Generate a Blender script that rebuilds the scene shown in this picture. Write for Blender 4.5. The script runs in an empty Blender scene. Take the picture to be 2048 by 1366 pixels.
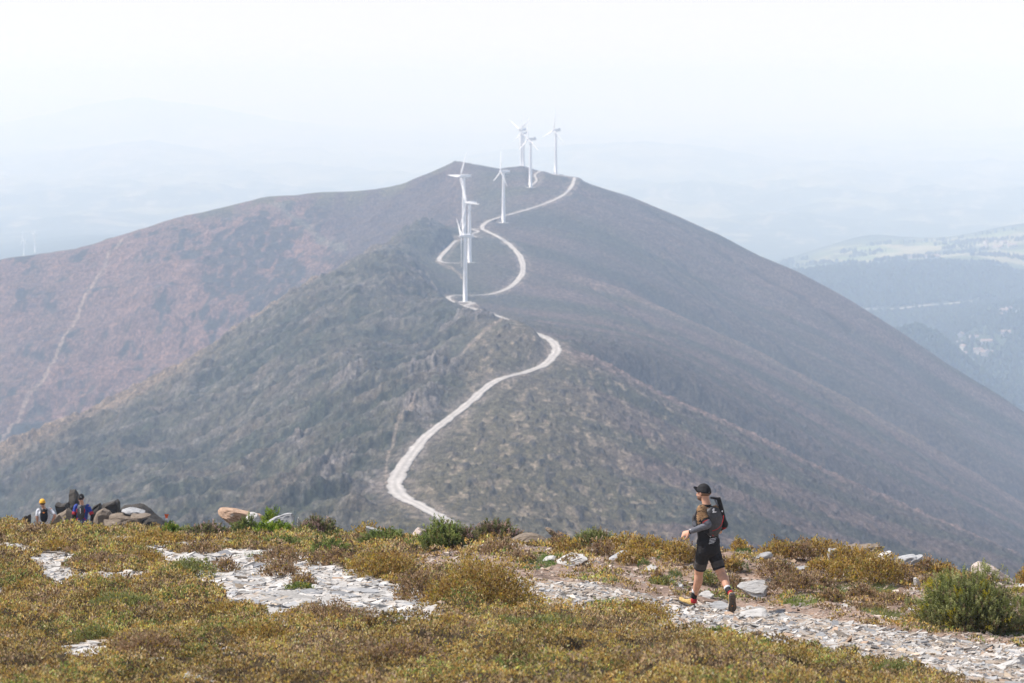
import bpy, bmesh, math, random
import numpy as np
from mathutils import Vector, Matrix, Quaternion
R = math.radians
sc = bpy.context.scene
col = sc.collection
# ---------------------------------------------------------------- camera
FPX, CX, CY, HOR = 6000.0, 1024.0, 683.0, 150.0      # focal length and principal point in photo pixels, eye-level row
PITCH = math.atan((CY-HOR)/FPX)
cam_d = bpy.data.cameras.new('camera'); cam = bpy.data.objects.new('camera', cam_d); col.objects.link(cam)
cam.location = (0, 0, 0); cam.rotation_euler = (R(90)-PITCH, 0, 0)
cam_d.sensor_width = 36; cam_d.lens = 36*FPX/2048
cam_d.clip_start = .5; cam_d.clip_end = 200000
cam_d.dof.use_dof = True; cam_d.dof.focus_distance = 41.5; cam_d.dof.aperture_fstop = 4.5
sc.camera = cam
# ---------------------------------------------------------------- sun and sky
SUN_EL, SUN_AZ = 54.0, -78.0           # azimuth from +Y (view direction) towards +X; negative = left
sdir = Vector((math.sin(R(SUN_AZ))*math.cos(R(SUN_EL)), math.cos(R(SUN_AZ))*math.cos(R(SUN_EL)), math.sin(R(SUN_EL))))
sun_d = bpy.data.lights.new('sun', 'SUN'); sun = bpy.data.objects.new('sun', sun_d); col.objects.link(sun)
sun_d.energy = 4.6; sun_d.angle = R(.6); sun_d.color = (1, .95, .915)
sun.rotation_euler = sdir.to_track_quat('Z', 'Y').to_euler()
w = bpy.data.worlds.new('World'); sc.world = w; w.use_nodes = True
nt = w.node_tree; nt.nodes.clear()
sky = nt.nodes.new('ShaderNodeTexSky'); sky.sky_type = 'NISHITA'; sky.sun_disc = False
sky.sun_elevation = R(SUN_EL); sky.sun_rotation = R(SUN_AZ); sky.altitude = 1400; sky.dust_density = 2.0; sky.air_density = 1.0
bg = nt.nodes.new('ShaderNodeBackground'); bg.inputs[1].default_value = .15
wo = nt.nodes.new('ShaderNodeOutputWorld')
hs = nt.nodes.new('ShaderNodeHueSaturation'); hs.inputs['Saturation'].default_value = .65; hs.inputs['Value'].default_value = 1.0
gt = nt.nodes.new('ShaderNodeMix'); gt.data_type = 'RGBA'; gt.blend_type = 'MULTIPLY'; gt.inputs[0].default_value = 1; gt.inputs[7].default_value = (1.0, .935, .915, 1)
nt.links.new(sky.outputs[0], gt.inputs[6]); nt.links.new(gt.outputs[2], hs.inputs['Color'])
# the milky band of haze above the horizon
tcw = nt.nodes.new('ShaderNodeTexCoord'); sx = nt.nodes.new('ShaderNodeSeparateXYZ'); nt.links.new(tcw.outputs['Generated'], sx.inputs[0])
mr = nt.nodes.new('ShaderNodeMapRange'); mr.inputs[1].default_value = .05; mr.inputs[2].default_value = .35; mr.inputs[3].default_value = 1; mr.inputs[4].default_value = 0; mr.clamp = True
nt.links.new(sx.outputs['Z'], mr.inputs[0])
mxw = nt.nodes.new('ShaderNodeMix'); mxw.data_type = 'RGBA'; nt.links.new(mr.outputs[0], mxw.inputs[0]); nt.links.new(hs.outputs[0], mxw.inputs[6]); mxw.inputs[7].default_value = (4.93, 4.92, 4.99, 1)
nt.links.new(mxw.outputs[2], bg.inputs[0]); nt.links.new(bg.outputs[0], wo.inputs[0])
sc.view_settings.view_transform = 'Standard'; sc.view_settings.look = 'None'
sc.view_settings.gamma = 1; sc.view_settings.exposure = .40
sc.render.film_transparent = False
cy = sc.cycles
cy.max_bounces = 6; cy.diffuse_bounces = 3; cy.glossy_bounces = 2; cy.transmission_bounces = 2; cy.volume_bounces = 3
cy.transparent_max_bounces = 4; cy.caustics_reflective = False; cy.caustics_refractive = False
cy.use_denoising = True
# ---------------------------------------------------------------- pixel <-> world
SP, CP = math.sin(PITCH), math.cos(PITCH)
def P(px, py, d):
    px = np.asarray(px, float); py = np.asarray(py, float); d = np.asarray(d, float)
    yv = -(py-CY)/FPX
    wf = d/(CP+yv*SP)
    return np.stack([(px-CX)/FPX*wf, d+0*wf, wf*(-SP+yv*CP)], -1)
def proj(v):
    v = np.asarray(v, float)
    wf = v[..., 1]*CP-v[..., 2]*SP
    return CX+FPX*v[..., 0]/wf, CY-FPX*(v[..., 1]*SP+v[..., 2]*CP)/wf
# ---------------------------------------------------------------- noise
_rs = np.random.RandomState(7)
_perm = np.concatenate([_rs.permutation(512)]*3)
_ga = _rs.rand(512)*2*math.pi; _gx, _gy = np.cos(_ga), np.sin(_ga)
_hv = _rs.rand(512)
def noise(x, y):
    xi = np.floor(x).astype(np.int64); yi = np.floor(y).astype(np.int64)
    xf = x-xi; yf = y-yi; xi &= 511; yi &= 511
    u = xf*xf*xf*(xf*(xf*6-15)+10); v = yf*yf*yf*(yf*(yf*6-15)+10)
    def g(a, b, fx, fy):
        h = _perm[_perm[(xi+a) & 511]+((yi+b) & 511)]
        return _gx[h]*fx+_gy[h]*fy
    n0 = g(0, 0, xf, yf)*(1-u)+g(1, 0, xf-1, yf)*u
    n1 = g(0, 1, xf, yf-1)*(1-u)+g(1, 1, xf-1, yf-1)*u
    return (n0*(1-v)+n1*v)*1.5
def fbm(x, y, o=5, gain=.5):
    s = 0; a = 1; t = 0
    for k in range(o):
        s = s+a*noise(x*2**k+k*17.3, y*2**k+k*9.1); t += a; a *= gain
    return s/t*1.6
def ridged(x, y, o=5, gain=.55):
    s = 0; a = 1; t = 0
    for k in range(o):
        s = s+a*(1-np.abs(noise(x*2**k+k*13.3, y*2**k+k*5.7))*2); t += a; a *= gain
    return s/t
def ss(a, b, x):
    t = np.clip((x-a)/(b-a), 0, 1); return t*t*(3-2*t)
def inpoly(px, py, poly):
    px = np.asarray(px); py = np.asarray(py); r = np.zeros(px.shape, bool); n = len(poly)
    for i in range(n):
        x1, y1 = poly[i]; x2, y2 = poly[(i+1) % n]
        if y1 == y2: continue
        c = ((y1 > py) != (y2 > py)) & (px < (x2-x1)*(py-y1)/(y2-y1)+x1)
        r ^= c
    return r
def polydist(px, py, pts):
    """distance to a polyline"""
    best = np.full(np.shape(px), 1e9); pts = np.asarray(pts, float)
    for (x1, y1), (x2, y2) in zip(pts[:-1], pts[1:]):
        dx, dy = x2-x1, y2-y1; L = dx*dx+dy*dy+1e-9
        t = np.clip(((px-x1)*dx+(py-y1)*dy)/L, 0, 1)
        best = np.minimum(best, np.hypot(px-x1-t*dx, py-y1-t*dy))
    return best
class TPS:
    def __init__(s, pts, sx, sy, reg=1e-4):
        p = np.asarray(pts, float); s.sx, s.sy = sx, sy
        s.x = p[:, 0]/sx; s.y = p[:, 1]/sy; n = len(p)
        K = s.k(np.hypot(s.x[:, None]-s.x[None], s.y[:, None]-s.y[None]))+np.eye(n)*reg
        Q = np.stack([np.ones(n), s.x, s.y], 1)
        A = np.block([[K, Q], [Q.T, np.zeros((3, 3))]])
        s.w = np.linalg.solve(A, np.concatenate([p[:, 2], np.zeros(3)]))
    def k(s, r): return r*r*np.log(r+1e-9)
    def __call__(s, x, y):
        x = np.asarray(x, float)/s.sx; y = np.asarray(y, float)/s.sy
        sh = np.broadcast(x, y).shape
        x = np.broadcast_to(x, sh).ravel(); y = np.broadcast_to(y, sh).ravel()
        out = np.empty(len(x)); n = len(s.x)
        for i in range(0, len(x), 60000):
            a, b = x[i:i+60000], y[i:i+60000]
            out[i:i+60000] = s.k(np.hypot(a[:, None]-s.x, b[:, None]-s.y))@s.w[:n]+s.w[n]+a*s.w[n+1]+b*s.w[n+2]
        return out.reshape(sh)
def crom(pts, n=12):
    p = np.asarray(pts, float); p = np.vstack([2*p[0]-p[1], p, 2*p[-1]-p[-2]]); out = []
    for i in range(1, len(p)-2):
        t = np.linspace(0, 1, n, endpoint=False)[:, None]
        out.append(.5*((2*p[i])+(-p[i-1]+p[i+1])*t+(2*p[i-1]-5*p[i]+4*p[i+1]-p[i+2])*t*t+(-p[i-1]+3*p[i]-3*p[i+1]+p[i+2])*t**3))
    out.append(p[-2][None]); return np.vstack(out)
# ---------------------------------------------------------------- mesh helpers
def np_mesh(name, V, F, mat=None, parent=None, color=None, smooth=False, mats=None, midx=None):
    """V (n,3); F (m,k) array of equal-sized faces; color (n,3) becomes the point colour attribute"""
    V = np.asarray(V, np.float32); F = np.asarray(F, np.int32)
    me = bpy.data.meshes.new(name); k = F.shape[1]
    me.vertices.add(len(V)); me.vertices.foreach_set('co', V.ravel())
    me.loops.add(F.size); me.loops.foreach_set('vertex_index', F.ravel())
    me.polygons.add(len(F))
    me.polygons.foreach_set('loop_start', np.arange(0, F.size, k, dtype=np.int32))
    me.polygons.foreach_set('loop_total', np.full(len(F), k, np.int32))
    me.polygons.foreach_set('use_smooth', np.full(len(F), bool(smooth)))
    me.update(calc_edges=True)
    if color is not None:
        a = me.color_attributes.new('tint', 'FLOAT_COLOR', 'POINT')
        c = np.ones((len(V), 4), np.float32); c[:, :3] = color; a.data.foreach_set('color', c.ravel())
    o = bpy.data.objects.new(name, me); col.objects.link(o)
    if mats:
        for m in mats: me.materials.append(m)
        if midx is not None: me.polygons.foreach_set('material_index', np.asarray(midx, np.int32))
    elif mat: me.materials.append(mat)
    if parent: o.parent = parent
    return o
def tag(o, label=None, cat=None, group=None, kind=None):
    if label: o['label'] = label
    if cat: o['category'] = cat
    if group: o['group'] = group
    if kind: o['kind'] = kind
    return o
def empty(name, loc, rz=0):
    o = bpy.data.objects.new(name, None); col.objects.link(o); o.location = loc; o.rotation_euler = (0, 0, rz); o.empty_display_size = .3
    return o
def grid_faces(nr, nc):
    i = np.arange((nr-1)*(nc-1)); r = i//(nc-1); c = i % (nc-1); a = r*nc+c
    return np.stack([a, a+1, a+nc+1, a+nc], 1)
# ---------------------------------------------------------------- materials
def mat(name, color=(.5, .5, .5), rough=.9, spec=.2):
    m = bpy.data.materials.new(name); m.use_nodes = True
    b = m.node_tree.nodes['Principled BSDF']
    b.inputs['Base Color'].default_value = (*color, 1); b.inputs['Roughness'].default_value = rough
    b.inputs['Specular IOR Level'].default_value = spec
    return m
def nodes(m):
    t = m.node_tree; b = t.nodes['Principled BSDF']
    return t, b, t.nodes, t.links
def add_noise(m, scale, detail=4, rough=.6, coord='Object', stretch=None):
    t, b, N, L = nodes(m)
    tc = N.new('ShaderNodeTexCoord'); n = N.new('ShaderNodeTexNoise')
    n.inputs['Scale'].default_value = scale; n.inputs['Detail'].default_value = detail; n.inputs['Roughness'].default_value = rough
    src = tc.outputs[coord]
    if stretch:
        mp = N.new('ShaderNodeMapping'); mp.inputs['Scale'].default_value = stretch; L.new(src, mp.inputs[0]); src = mp.outputs[0]
    L.new(src, n.inputs['Vector']); return n
def ramp(m, src, stops):
    t, b, N, L = nodes(m); r = N.new('ShaderNodeValToRGB'); L.new(src, r.inputs[0])
    e = r.color_ramp.elements
    while len(e) < len(stops): e.new(.5)
    for q, (p, c) in zip(e, stops): q.position = p; q.color = (*c, 1) if len(c) == 3 else c
    return r
def mixc(m, fac, a, b_, mode='MIX'):
    t, b, N, L = nodes(m); x = N.new('ShaderNodeMix'); x.data_type = 'RGBA'; x.blend_type = mode
    for k, v in ((0, fac), (6, a), (7, b_)):
        if hasattr(v, 'links'): L.new(v, x.inputs[k])
        elif k == 0: x.inputs[0].default_value = v
        else: x.inputs[k].default_value = (*v, 1)
    return x.outputs[2]
def bump(m, src, strength, dist):
    t, b, N, L = nodes(m); q = N.new('ShaderNodeBump'); q.inputs['Strength'].default_value = strength
    q.inputs['Distance'].default_value = dist; L.new(src, q.inputs['Height']); L.new(q.outputs[0], b.inputs['Normal']); return q
def attr_color(m, name='tint'):
    t, b, N, L = nodes(m); a = N.new('ShaderNodeAttribute'); a.attribute_name = name; return a.outputs['Color']
def tint_mat(name, rough=.9, spec=.15, var=None):
    m = mat(name, rough=rough, spec=spec); t, b, N, L = nodes(m); c = attr_color(m)
    if var:
        n = add_noise(m, var[0], 3); r = ramp(m, n.outputs[0], [(.3, (var[1],)*3), (.7, (var[2],)*3)])
        c = mixc(m, 1.0, c, r.outputs[0], 'MULTIPLY')
        if len(var) > 3: bump(m, n.outputs[0], var[3], var[4])
    L.new(c, b.inputs['Base Color']); return m
# ================================================================ the ridge (mountain)
ROAD = [(905,880,1048),(885,900,1035),(840,950,1010),(803,1000,992),(790,1050,965),(808,1110,930),(845,1180,880),(880,1230,850),(930,1290,812),(990,1360,762),
        (1050,1410,744),(1090,1440,728),(1112,1480,703),(1108,1520,685),(1085,1565,671),(1060,1640,662),(1030,1720,647),(1000,1790,634),
        (962,1890,621),(925,1950,611),(901,2000,601),(897,2050,594),(915,2110,590),(950,2150,590),(985,2180,587),(1020,2230,574),(1044,2300,548),(1044,2370,522),
        (1030,2440,499),(1000,2510,475),(965,2580,457),(975,2630,443),(1000,2670,434),(1050,2715,420),(1100,2765,403),(1133,2830,385),
        (1146,2900,366),(1149,2965,355)]
ZIG = [(962,2590,457),(945,2580,458),(957,2562,463),(942,2545,468),(950,2520,475),(930,2505,474),(908,2480,484),(895,2430,498),(878,2360,518),(890,2340,525),(915,2335,526),(942,2335,526)]
SPUR = [(968,2630,449),(985,2640,447),(1008,2642,446)]
LOOP = [(1149,2970,354),(1132,3010,352),(1111,3060,349)]
TOPR = [(1080,3060,342),(1070,3000,350),(1073,2930,361),(1062,2860,372)]
PAD = [(930,1955,611),(945,1990,606),(932,2012,604)]
SUMP = [(1000,3270,339),(975,3240,334),(953,3200,329)]
ridge_pts = [
 # hidden ground between the near crest and the first visible slope
 (1024,80,1270),(1024,150,1250),(1024,400,1200),(1024,700,1130),(0,150,1300),(0,400,1250),(0,1000,1150),(2048,150,1290),(2048,400,1330),(2048,900,1300),(600,700,1140),(1500,700,1200),
 (-500,400,1250),(2550,400,1330),(-500,1200,1200),(2550,1100,1400),
 # left flank of the near spur
 (700,1000,1000),(500,1100,1000),(300,1250,985),(100,1450,995),(0,1500,1040),(600,1400,850),(400,1550,890),(700,1500,750),(600,1750,680),(780,1800,610),(860,1650,690),
 (860,1300,800),(850,1400,752),(950,1690,632),(905,1690,645),(1005,1640,641),(1050,1570,646),(1082,1528,664),(800,2050,530),(870,2060,575),
 # silhouette of the near spur and the hidden drop behind it
 (850,2490,439),(880,2505,449),(905,2530,458),(798,2430,464),(756,2370,493),(700,2290,527),(640,2210,560),(560,2130,605),(480,2050,655),(353,1930,741),(269,1880,783),(200,1850,817),(84,1800,863),(0,1760,896),(-100,1720,940),(-500,1600,1130),
 (0,2120,985),(353,2270,835),(560,2420,700),(700,2580,595),(850,2700,485),(-500,2000,1200),
 # left mountain
 (0,2420,885),(200,2520,810),(353,2600,738),(560,2750,598),(700,2880,497),(850,2900,418),(930,2880,388),(900,2760,440),(960,2780,425),(-500,2300,1050),
 (0,2700,700),(300,2780,595),(540,2950,480),(740,3010,425),(850,3000,375),
 (910,3200,322),(925,3210,324),(955,3240,329),(1000,3270,337),(870,3150,340),(835,3150,355),(800,3150,369),(740,3150,379),(650,3150,383),(540,3150,392),(440,3120,416),(300,3080,450),(150,3040,496),(0,3000,518),(-100,2980,535),(-500,2900,620),
 # crest and back of the summit
 (1043,3150,331),(1061,2850,375),(1080,3080,341),(1111,3080,348),(1149,2990,353),
 # right silhouette
 (1180,2985,366),(1260,2980,392),(1340,2930,425),(1440,2880,470),(1520,2840,512),(1600,2800,545),(1700,2760,600),(1800,2720,662),(1900,2690,730),(2000,2660,790),(2100,2640,858),(2550,2550,1150),
 # right flank and its spurs
 (1130,1500,695),(1300,1560,772),(1500,1560,862),(1700,1540,962),(1900,1520,1050),(2048,1500,1115),(2550,1450,1400),
 (1180,1560,700),(1300,1750,710),(1500,1760,815),(1700,1740,920),(1900,1740,1015),(2048,1740,1080),
 (1150,2300,565),(1300,2300,606),(1500,2250,695),(1700,2200,800),(1850,2150,885),(2048,2100,1003),(2550,2050,1300),
 (1500,2400,660),(1700,2360,760),(1850,2330,835),(2048,2300,950),
 (1300,2700,480),(1500,2640,590),(1700,2580,685),(1900,2500,830),(2048,2480,905),
 (1400,1000,1050),(1700,1230,1050),(2000,1300,1110),(1200,1150,930),(1100,1200,860),(1300,1300,860),(1500,1350,930),(1050,980,1010),(1250,980,1060),(2300,1300,1250),
]
def behind(pts, dd, dy):
    return [(a, b+dd, c+dy) for a, b, c in pts]
sil = [p for p in ridge_pts if p[1] >= 2600 and p in ridge_pts[ridge_pts.index((910,3200,322)):ridge_pts.index((1130,1500,695))] and p != (1061,2850,375)]
ctrl = ridge_pts+ROAD[::1]+[ZIG[5],ZIG[8],ZIG[11],SPUR[2]]
ctrl += [(a, 3500, c+35) for a, b, c in sil[::2]]+[(a, 4100, c+120) for a, b, c in sil[::2]]
_u = {}
for c in ctrl: _u[(round(c[0]), round(c[1]/8))] = c
HILL = TPS(list(_u.values()), 100., 130., 2e-3)
road3 = [P(*crom(r, 14)[:, [0, 2, 1]].T) for r in (ROAD, ZIG, SPUR, LOOP, TOPR, PAD, SUMP)]
roadw = [4.9, 3.9, 3.6, 3.8, 3.2, 6.0, 2.6]
def smooth_line(p, k):
    for _ in range(k): p[1:-1] = (p[:-2]+2*p[1:-1]+p[2:])/4
    return p
for r in road3[:2]: smooth_line(r, 5)
def near_road(x, y):
    D = np.full(len(x), 1e9); Z = np.zeros(len(x)); W = np.ones(len(x))*5
    cell = {}
    for r, w_ in zip(road3, roadw):
        m = (x > r[:, 0].min()-30) & (x < r[:, 0].max()+30) & (y > r[:, 1].min()-30) & (y < r[:, 1].max()+30)
        idx = np.nonzero(m)[0]
        for i in range(len(r)-1):
            a, b = r[i], r[i+1]
            q = idx[(y[idx] > min(a[1], b[1])-16) & (y[idx] < max(a[1], b[1])+16) & (x[idx] > min(a[0], b[0])-16) & (x[idx] < max(a[0], b[0])+16)]
            if not len(q): continue
            dx, dy = b[0]-a[0], b[1]-a[1]; L = dx*dx+dy*dy+1e-9
            t = np.clip(((x[q]-a[0])*dx+(y[q]-a[1])*dy)/L, 0, 1)
            dd = np.hypot(x[q]-a[0]-t*dx, y[q]-a[1]-t*dy); k = dd < D[q]
            D[q[k]] = dd[k]; Z[q[k]] = (a[2]+t*(b[2]-a[2]))[k]; W[q[k]] = w_
    return D, Z, W
# turbine sites: px, hub row, depth of the base, base row, rotor squash / side, blade phase
TURB = [(930.5,472,2012,603.5,.18,30,'nearest of the turbines, standing inside the lower hairpin of the gravel road'),
        (939,406,2338,525,.46,0,'second turbine back, right-hand one of the pair rising behind the nearest tower'),
        (928,352,2500,472,.45,60,'tallest-looking turbine behind the nearest tower, its blade tip crossing the summit skyline'),
        (1007,343,2644,445.5,.33,85,'turbine standing alone at the road junction, with one blade pointing down right'),
        (1061,278,2850,375,.5,92,'turbine on the small pale pad below the crest, in front of the pair'),
        (1111.5,260,3072,349,.6,82,'rightmost turbine on the skyline, where the road crosses the crest'),
        (1043,259,3210,345,.6,30,'farther turbine of the overlapping pair on the crest, hub slightly higher'),
        (1047,266,3160,339,.6,90,'nearer turbine of the overlapping pair on the crest, hub slightly lower')]
def hill_mesh():
    pxs = np.concatenate([np.arange(-520, -40, 16.), np.arange(-40, 2100, 2.4), np.arange(2100, 2560, 16.)])
    ds = np.concatenate([np.linspace(75, 850, 40)[:-1], np.linspace(850, 3450, 960), np.linspace(3450, 4300, 30)[1:]])
    px, d = np.meshgrid(pxs, ds); py = HILL(px, d)
    # keep the two skylines where they are: nothing behind them may rise above
    sl = sorted(sil); sx_ = [q[0] for q in sl]; sd_ = np.interp(px, sx_, [q[1] for q in sl]); sp_ = np.interp(px, sx_, [q[2] for q in sl])
    def smax(a, b_, k_): h_ = np.clip(.5+.5*(a-b_)/k_, 0, 1); return b_*(1-h_)+a*h_+k_*h_*(1-h_)
    bd = sp_+np.where(d > sd_, .13*(d-sd_), .035*(sd_-d)*ss(300, 1200, px)); py = np.where(d > sd_-700, smax(py, bd, 3.), py)
    fs = [(-500,1600,1130),(-100,1720,940),(0,1760,896),(84,1800,863),(200,1850,817),(269,1880,783),(353,1930,741),(480,2050,655),(560,2130,605),(640,2210,560),(700,2290,527),(756,2370,493),(798,2430,464),(850,2490,441)]
    fd = np.interp(px, [q[0] for q in fs], [q[1] for q in fs]); fp = np.interp(px, [q[0] for q in fs], [q[2] for q in fs])+2
    bd = fp+np.where(d > fd, .30*(d-fd), .02*(fd-d)); lim = (d > fd-500) & (d < fd+230) & (px < 860); py = np.where(lim, smax(py, bd, 3.), py)
    SP1 = [(1150,1500,700),(1230,1535,735),(1300,1560,771),(1400,1562,815),(1500,1560,861),(1600,1552,911),(1700,1541,961),(1800,1532,1007),(1900,1521,1049),(2048,1500,1115),(2550,1450,1400)]
    SP2 = [(1250,2330,588),(1300,2300,606),(1400,2280,648),(1500,2250,695),(1600,2228,748),(1700,2200,800),(1850,2150,885),(1950,2125,945),(2048,2100,1003),(2550,2050,1300)]
    for S_, far_, k_, x0_ in ((SP1, 105, .16, 1170), (SP2, 90, .08, 1270)):
        a_ = np.interp(px, [q[0] for q in S_], [q[1] for q in S_])+6*noise(px/60, px*0); b_ = np.interp(px, [q[0] for q in S_], [q[2] for q in S_])
        e = d-a_; bd = b_+np.maximum(e, 0)*k_+np.maximum(-e, 0)*.02; w_ = ss(-60, -5, e)*ss(far_+60, far_, e)*ss(x0_-20, x0_+90, px)
        py = py*(1-w_)+np.maximum(py, bd)*w_
    V = P(px, py, d).reshape(-1, 3); px = px.ravel(); d = d.ravel(); py = py.ravel()
    x, y = V[:, 0], V[:, 1]
    # --- zones (where the ground itself changes)
    edge = np.interp(d, [900, 1000, 1300, 1690, 2000, 2300, 2500, 2700, 3200], [770, 800, 930, 960, 895, 860, 870, 930, 930])
    leftside = ss(20, -60, px-edge)                                # west of the crest line
    spur_sil = np.interp(px, [-500,-100,0,84,200,269,353,480,560,640,700,756,798,850,3000],[1600,1720,1760,1800,1850,1880,1930,2050,2130,2210,2290,2370,2430,2490,2490])
    back = ss(0, 60, d-spur_sil-90)*ss(980, 860, px+(d-2250)*.0)
    crag = leftside*(1-back)*ss(750, 1000, d)
    D, Zr, W = near_road(x, y)
    nr = ss(3, 22, D)
    # --- relief
    dz = 0
    n1 = ridged(x/70+3, y/95, 5); n2 = ridged(x/19, y/25+5, 4)
    sx, sy = x*.45+y*.9, x*.9-y*.45                                 # across / along the right flank's fall line
    gul = ridged(sx/85+.3*noise(sx/200, sy/200), sy/520, 4)
    dz = crag*((n1-.45)*9+(n2-.5)*4.2*ss(.3, .75, n1+.35*fbm(x/60, y/60, 3)))
    rib = ridged((x*.5-y*.86)/48+.5*noise(x/90, y/90), (x*.86+y*.5)/210, 4); dz += crag*(rib-.5)*9
    dz += (1-crag)*(1-back)*(gul-.5)*4.0*ss(1000, 1400, px+(d-900)*.1)
    dz += back*((ridged(x/160+2, y/130, 4)-.5)*13+fbm(x/30, y/30, 3)*1.5)
    dz += fbm(x/24, y/24, 4)*.8+fbm(x/5, y/5, 3)*.22
    # outcrops on the crest knolls
    oc = np.zeros(len(x))
    for (ox, od, rx, rd) in ((940,1690,90,60),(870,1420,75,60),(850,1300,60,70),(850,2480,50,70),(912,3200,16,50),(730,1060,70,60),(830,905,40,25),(860,2060,60,60),(660,1180,60,80),(700,1500,40,100),(600,1300,40,60)):
        oc = np.maximum(oc, np.exp(-((px-ox)/rx)**2-((d-od)/rd)**2))
    n3 = ridged(x/9+7, y/12, 4)
    rocky = ss(.42, .72, oc*.8+n3*.62-.35+crag*.12)
    dz += oc*ss(.3, .8, n3)*3.
    fade = ss(60, 0, np.abs(d-3150))*0
    edgecalm = 1-.75*ss(120, 10, np.abs(d-np.interp(px, [p[0] for p in sorted(sil)], [p[1] for p in sorted(sil)])))
    V[:, 2] += dz*nr*edgecalm*ss(300, 850, d)
    # cut / fill for the road bench
    k = ss(7.5, 0, np.maximum(D-W*.5-.6, 0)); V[:, 2] = V[:, 2]*(1-k)+(Zr-.35)*k
    for t in TURB:
        b = P(t[0], t[3], t[2]); q = np.hypot(x-b[0], y-b[1]); k = ss(14, 6, q); V[:, 2] = V[:, 2]*(1-k)+(b[2]-.1)*k
    V[:, 2] -= ss(3700, 4300, d)*420
    # --- colour of the vegetation and rock
    def mixv(c, k, t): return c*(1-k[:, None])+np.array(t)*k[:, None]
    N = len(x); c = np.tile(np.array([.078, .076, .060]), (N, 1))
    f1 = fbm(x/120, y/250, 5); f2 = fbm(x/26+9, y/90, 5); f3 = fbm(x/7, y/26+3, 4)
    c = mixv(c, ss(-.3, .5, f1)*.8, (.066, .078, .044))
    # right flank: brownish heather with purple bands along the fall line
    rf = (1-leftside)*ss(900, 1100, px)
    band = fbm(sx/60, sy/700, 5)
    c = mixv(c, rf*ss(-.5, .35, band)*.9, (.098, .084, .074))
    c = mixv(c, rf*ss(.1, .6, band+f2*.3)*.75, (.125, .103, .092))
    c = mixv(c, rf*ss(.05, .5, -band+f2*.3)*.8, (.052, .060, .044))
    lowg = ss(1900, 1200, d)*ss(1150, 950, px-(1900-d)*.25)*ss(-100, 60, px-edge)
    c = mixv(c, lowg*.85, (.098, .096, .058))
    pale = ss(.20, .40, .75*fbm(x/8+4, y/36, 4)+.5*fbm(x/3, y/14, 3))*ss(1800, 1500, d)*ss(-60, 60, px-edge)*ss(1600, 1200, px)
    c = mixv(c, pale*.65, (.27, .245, .18)); dk = ss(.30, .48, fbm(x/5+50, y/20, 4))*ss(2100, 1700, d)*ss(700, 850, d)*(1-crag)*nr; c = mixv(c, dk*.75, (.050, .052, .050)); V[:, 2] += dk*1.1
    # thin dark runnels down the right flank
    for line in ([(1330,2700),(1480,2480),(1640,2300),(1800,2080),(1900,1980)], [(1310,2620),(1450,2400),(1600,2200),(1760,2020)], [(1180,2300),(1340,2080),(1500,1950),(1590,1880)], [(1250,1900),(1380,1800),(1500,1730),(1600,1690)], [(1200,2950),(1420,2800),(1560,2720),(1700,2640)]):
        q = polydist(px+8*noise(d/30, px*0), d*.55, [(a, b*.55) for a, b in line])
        c = mixv(c, ss(7, 1.5, q)*.75*(f2 > -.35), (.030, .034, .024)); V[:, 2] -= ss(9, 1, q)*1.6
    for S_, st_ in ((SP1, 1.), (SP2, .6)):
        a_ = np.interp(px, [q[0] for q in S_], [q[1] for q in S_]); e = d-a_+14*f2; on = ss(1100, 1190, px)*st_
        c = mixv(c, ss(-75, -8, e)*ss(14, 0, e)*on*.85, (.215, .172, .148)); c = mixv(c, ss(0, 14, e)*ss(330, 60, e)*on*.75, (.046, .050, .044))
    # craggy west side
    c = mixv(c, crag*.8, (.070, .076, .052))
    c = mixv(c, crag*ss(.0, .5, f2)*.7, (.10, .09, .068))
    c = mixv(c, crag*ss(.1, .5, -f2+f1*.4)*.8, (.042, .055, .036))
    c = mixv(c, crag*ss(.58, .80, rib*.7+n3*.35)*.55, (.165, .165, .15)); c = mixv(c, crag*ss(.42, .2, rib)*.6, (.035, .045, .030))
    shrubs = ss(.25, .5, fbm(x/9+50, y/12, 4)); c = mixv(c, crag*shrubs*.7, (.026, .036, .022))
    smooth = np.exp(-((px-np.interp(d, [1760, 1930, 2150], [0, 353, 700])-(-10))/70)**2)*ss(2200, 2000, d)*crag
    c = mixv(c, np.clip(ss(170, 10, spur_sil-d)*ss(840, 640, px)*crag, 0, 1)*.85, (.20, .165, .115))
    # left mountain: bracken, dark broom patches, grass
    c = mixv(c, back, (.175, .122, .104))
    c = mixv(c, back*ss(-.2, .5, f1+f3*.2)*.8, (.135, .105, .088))
    g = back*ss(.02, .25, f2*.8+f3*.35+.65*ss(150, 0, np.hypot(px-480, (d-2900)*.6))+.45*ss(260, 60, np.hypot(px-560, (d-2800)*.5))-.28)
    c = mixv(c, back*ss(.12, .34, f2*.6+f3*.55)*.75, (.062, .062, .052)); c = mixv(c, back*ss(.30, .45, -f2*.5+f3*.7)*.6, (.25, .17, .135)); c = mixv(c, g*.85*ss(-.55, -.1, f3), (.040, .047, .040))
    c = mixv(c, back*ss(600, 720, px+(d-2900)*.2)*.9, (.085, .074, .066))
    c = mixv(c, back*ss(60, 12, np.abs(px-700+(2900-d)*.45))*ss(2650, 2800, d)*.0, (.2, .2, .2))
    c = mixv(c, back*ss(3040, 3120, d)*ss(-.4, .3, f2)*.8, (.125, .130, .070))
    c = mixv(c, back*ss(2600, 2450, d)*ss(-.1, .3, f2)*.6, (.045, .055, .040))
    tr = [(250,3050),(200,2900),(150,2760),(95,2620),(40,2520),(0,2440)]
    c = mixv(c, back*ss(4, 1, polydist(px+4*noise(d/40, d*0), d*.4, [(a, b*.4) for a, b in tr]))*.8, (.32, .28, .23))
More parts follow.
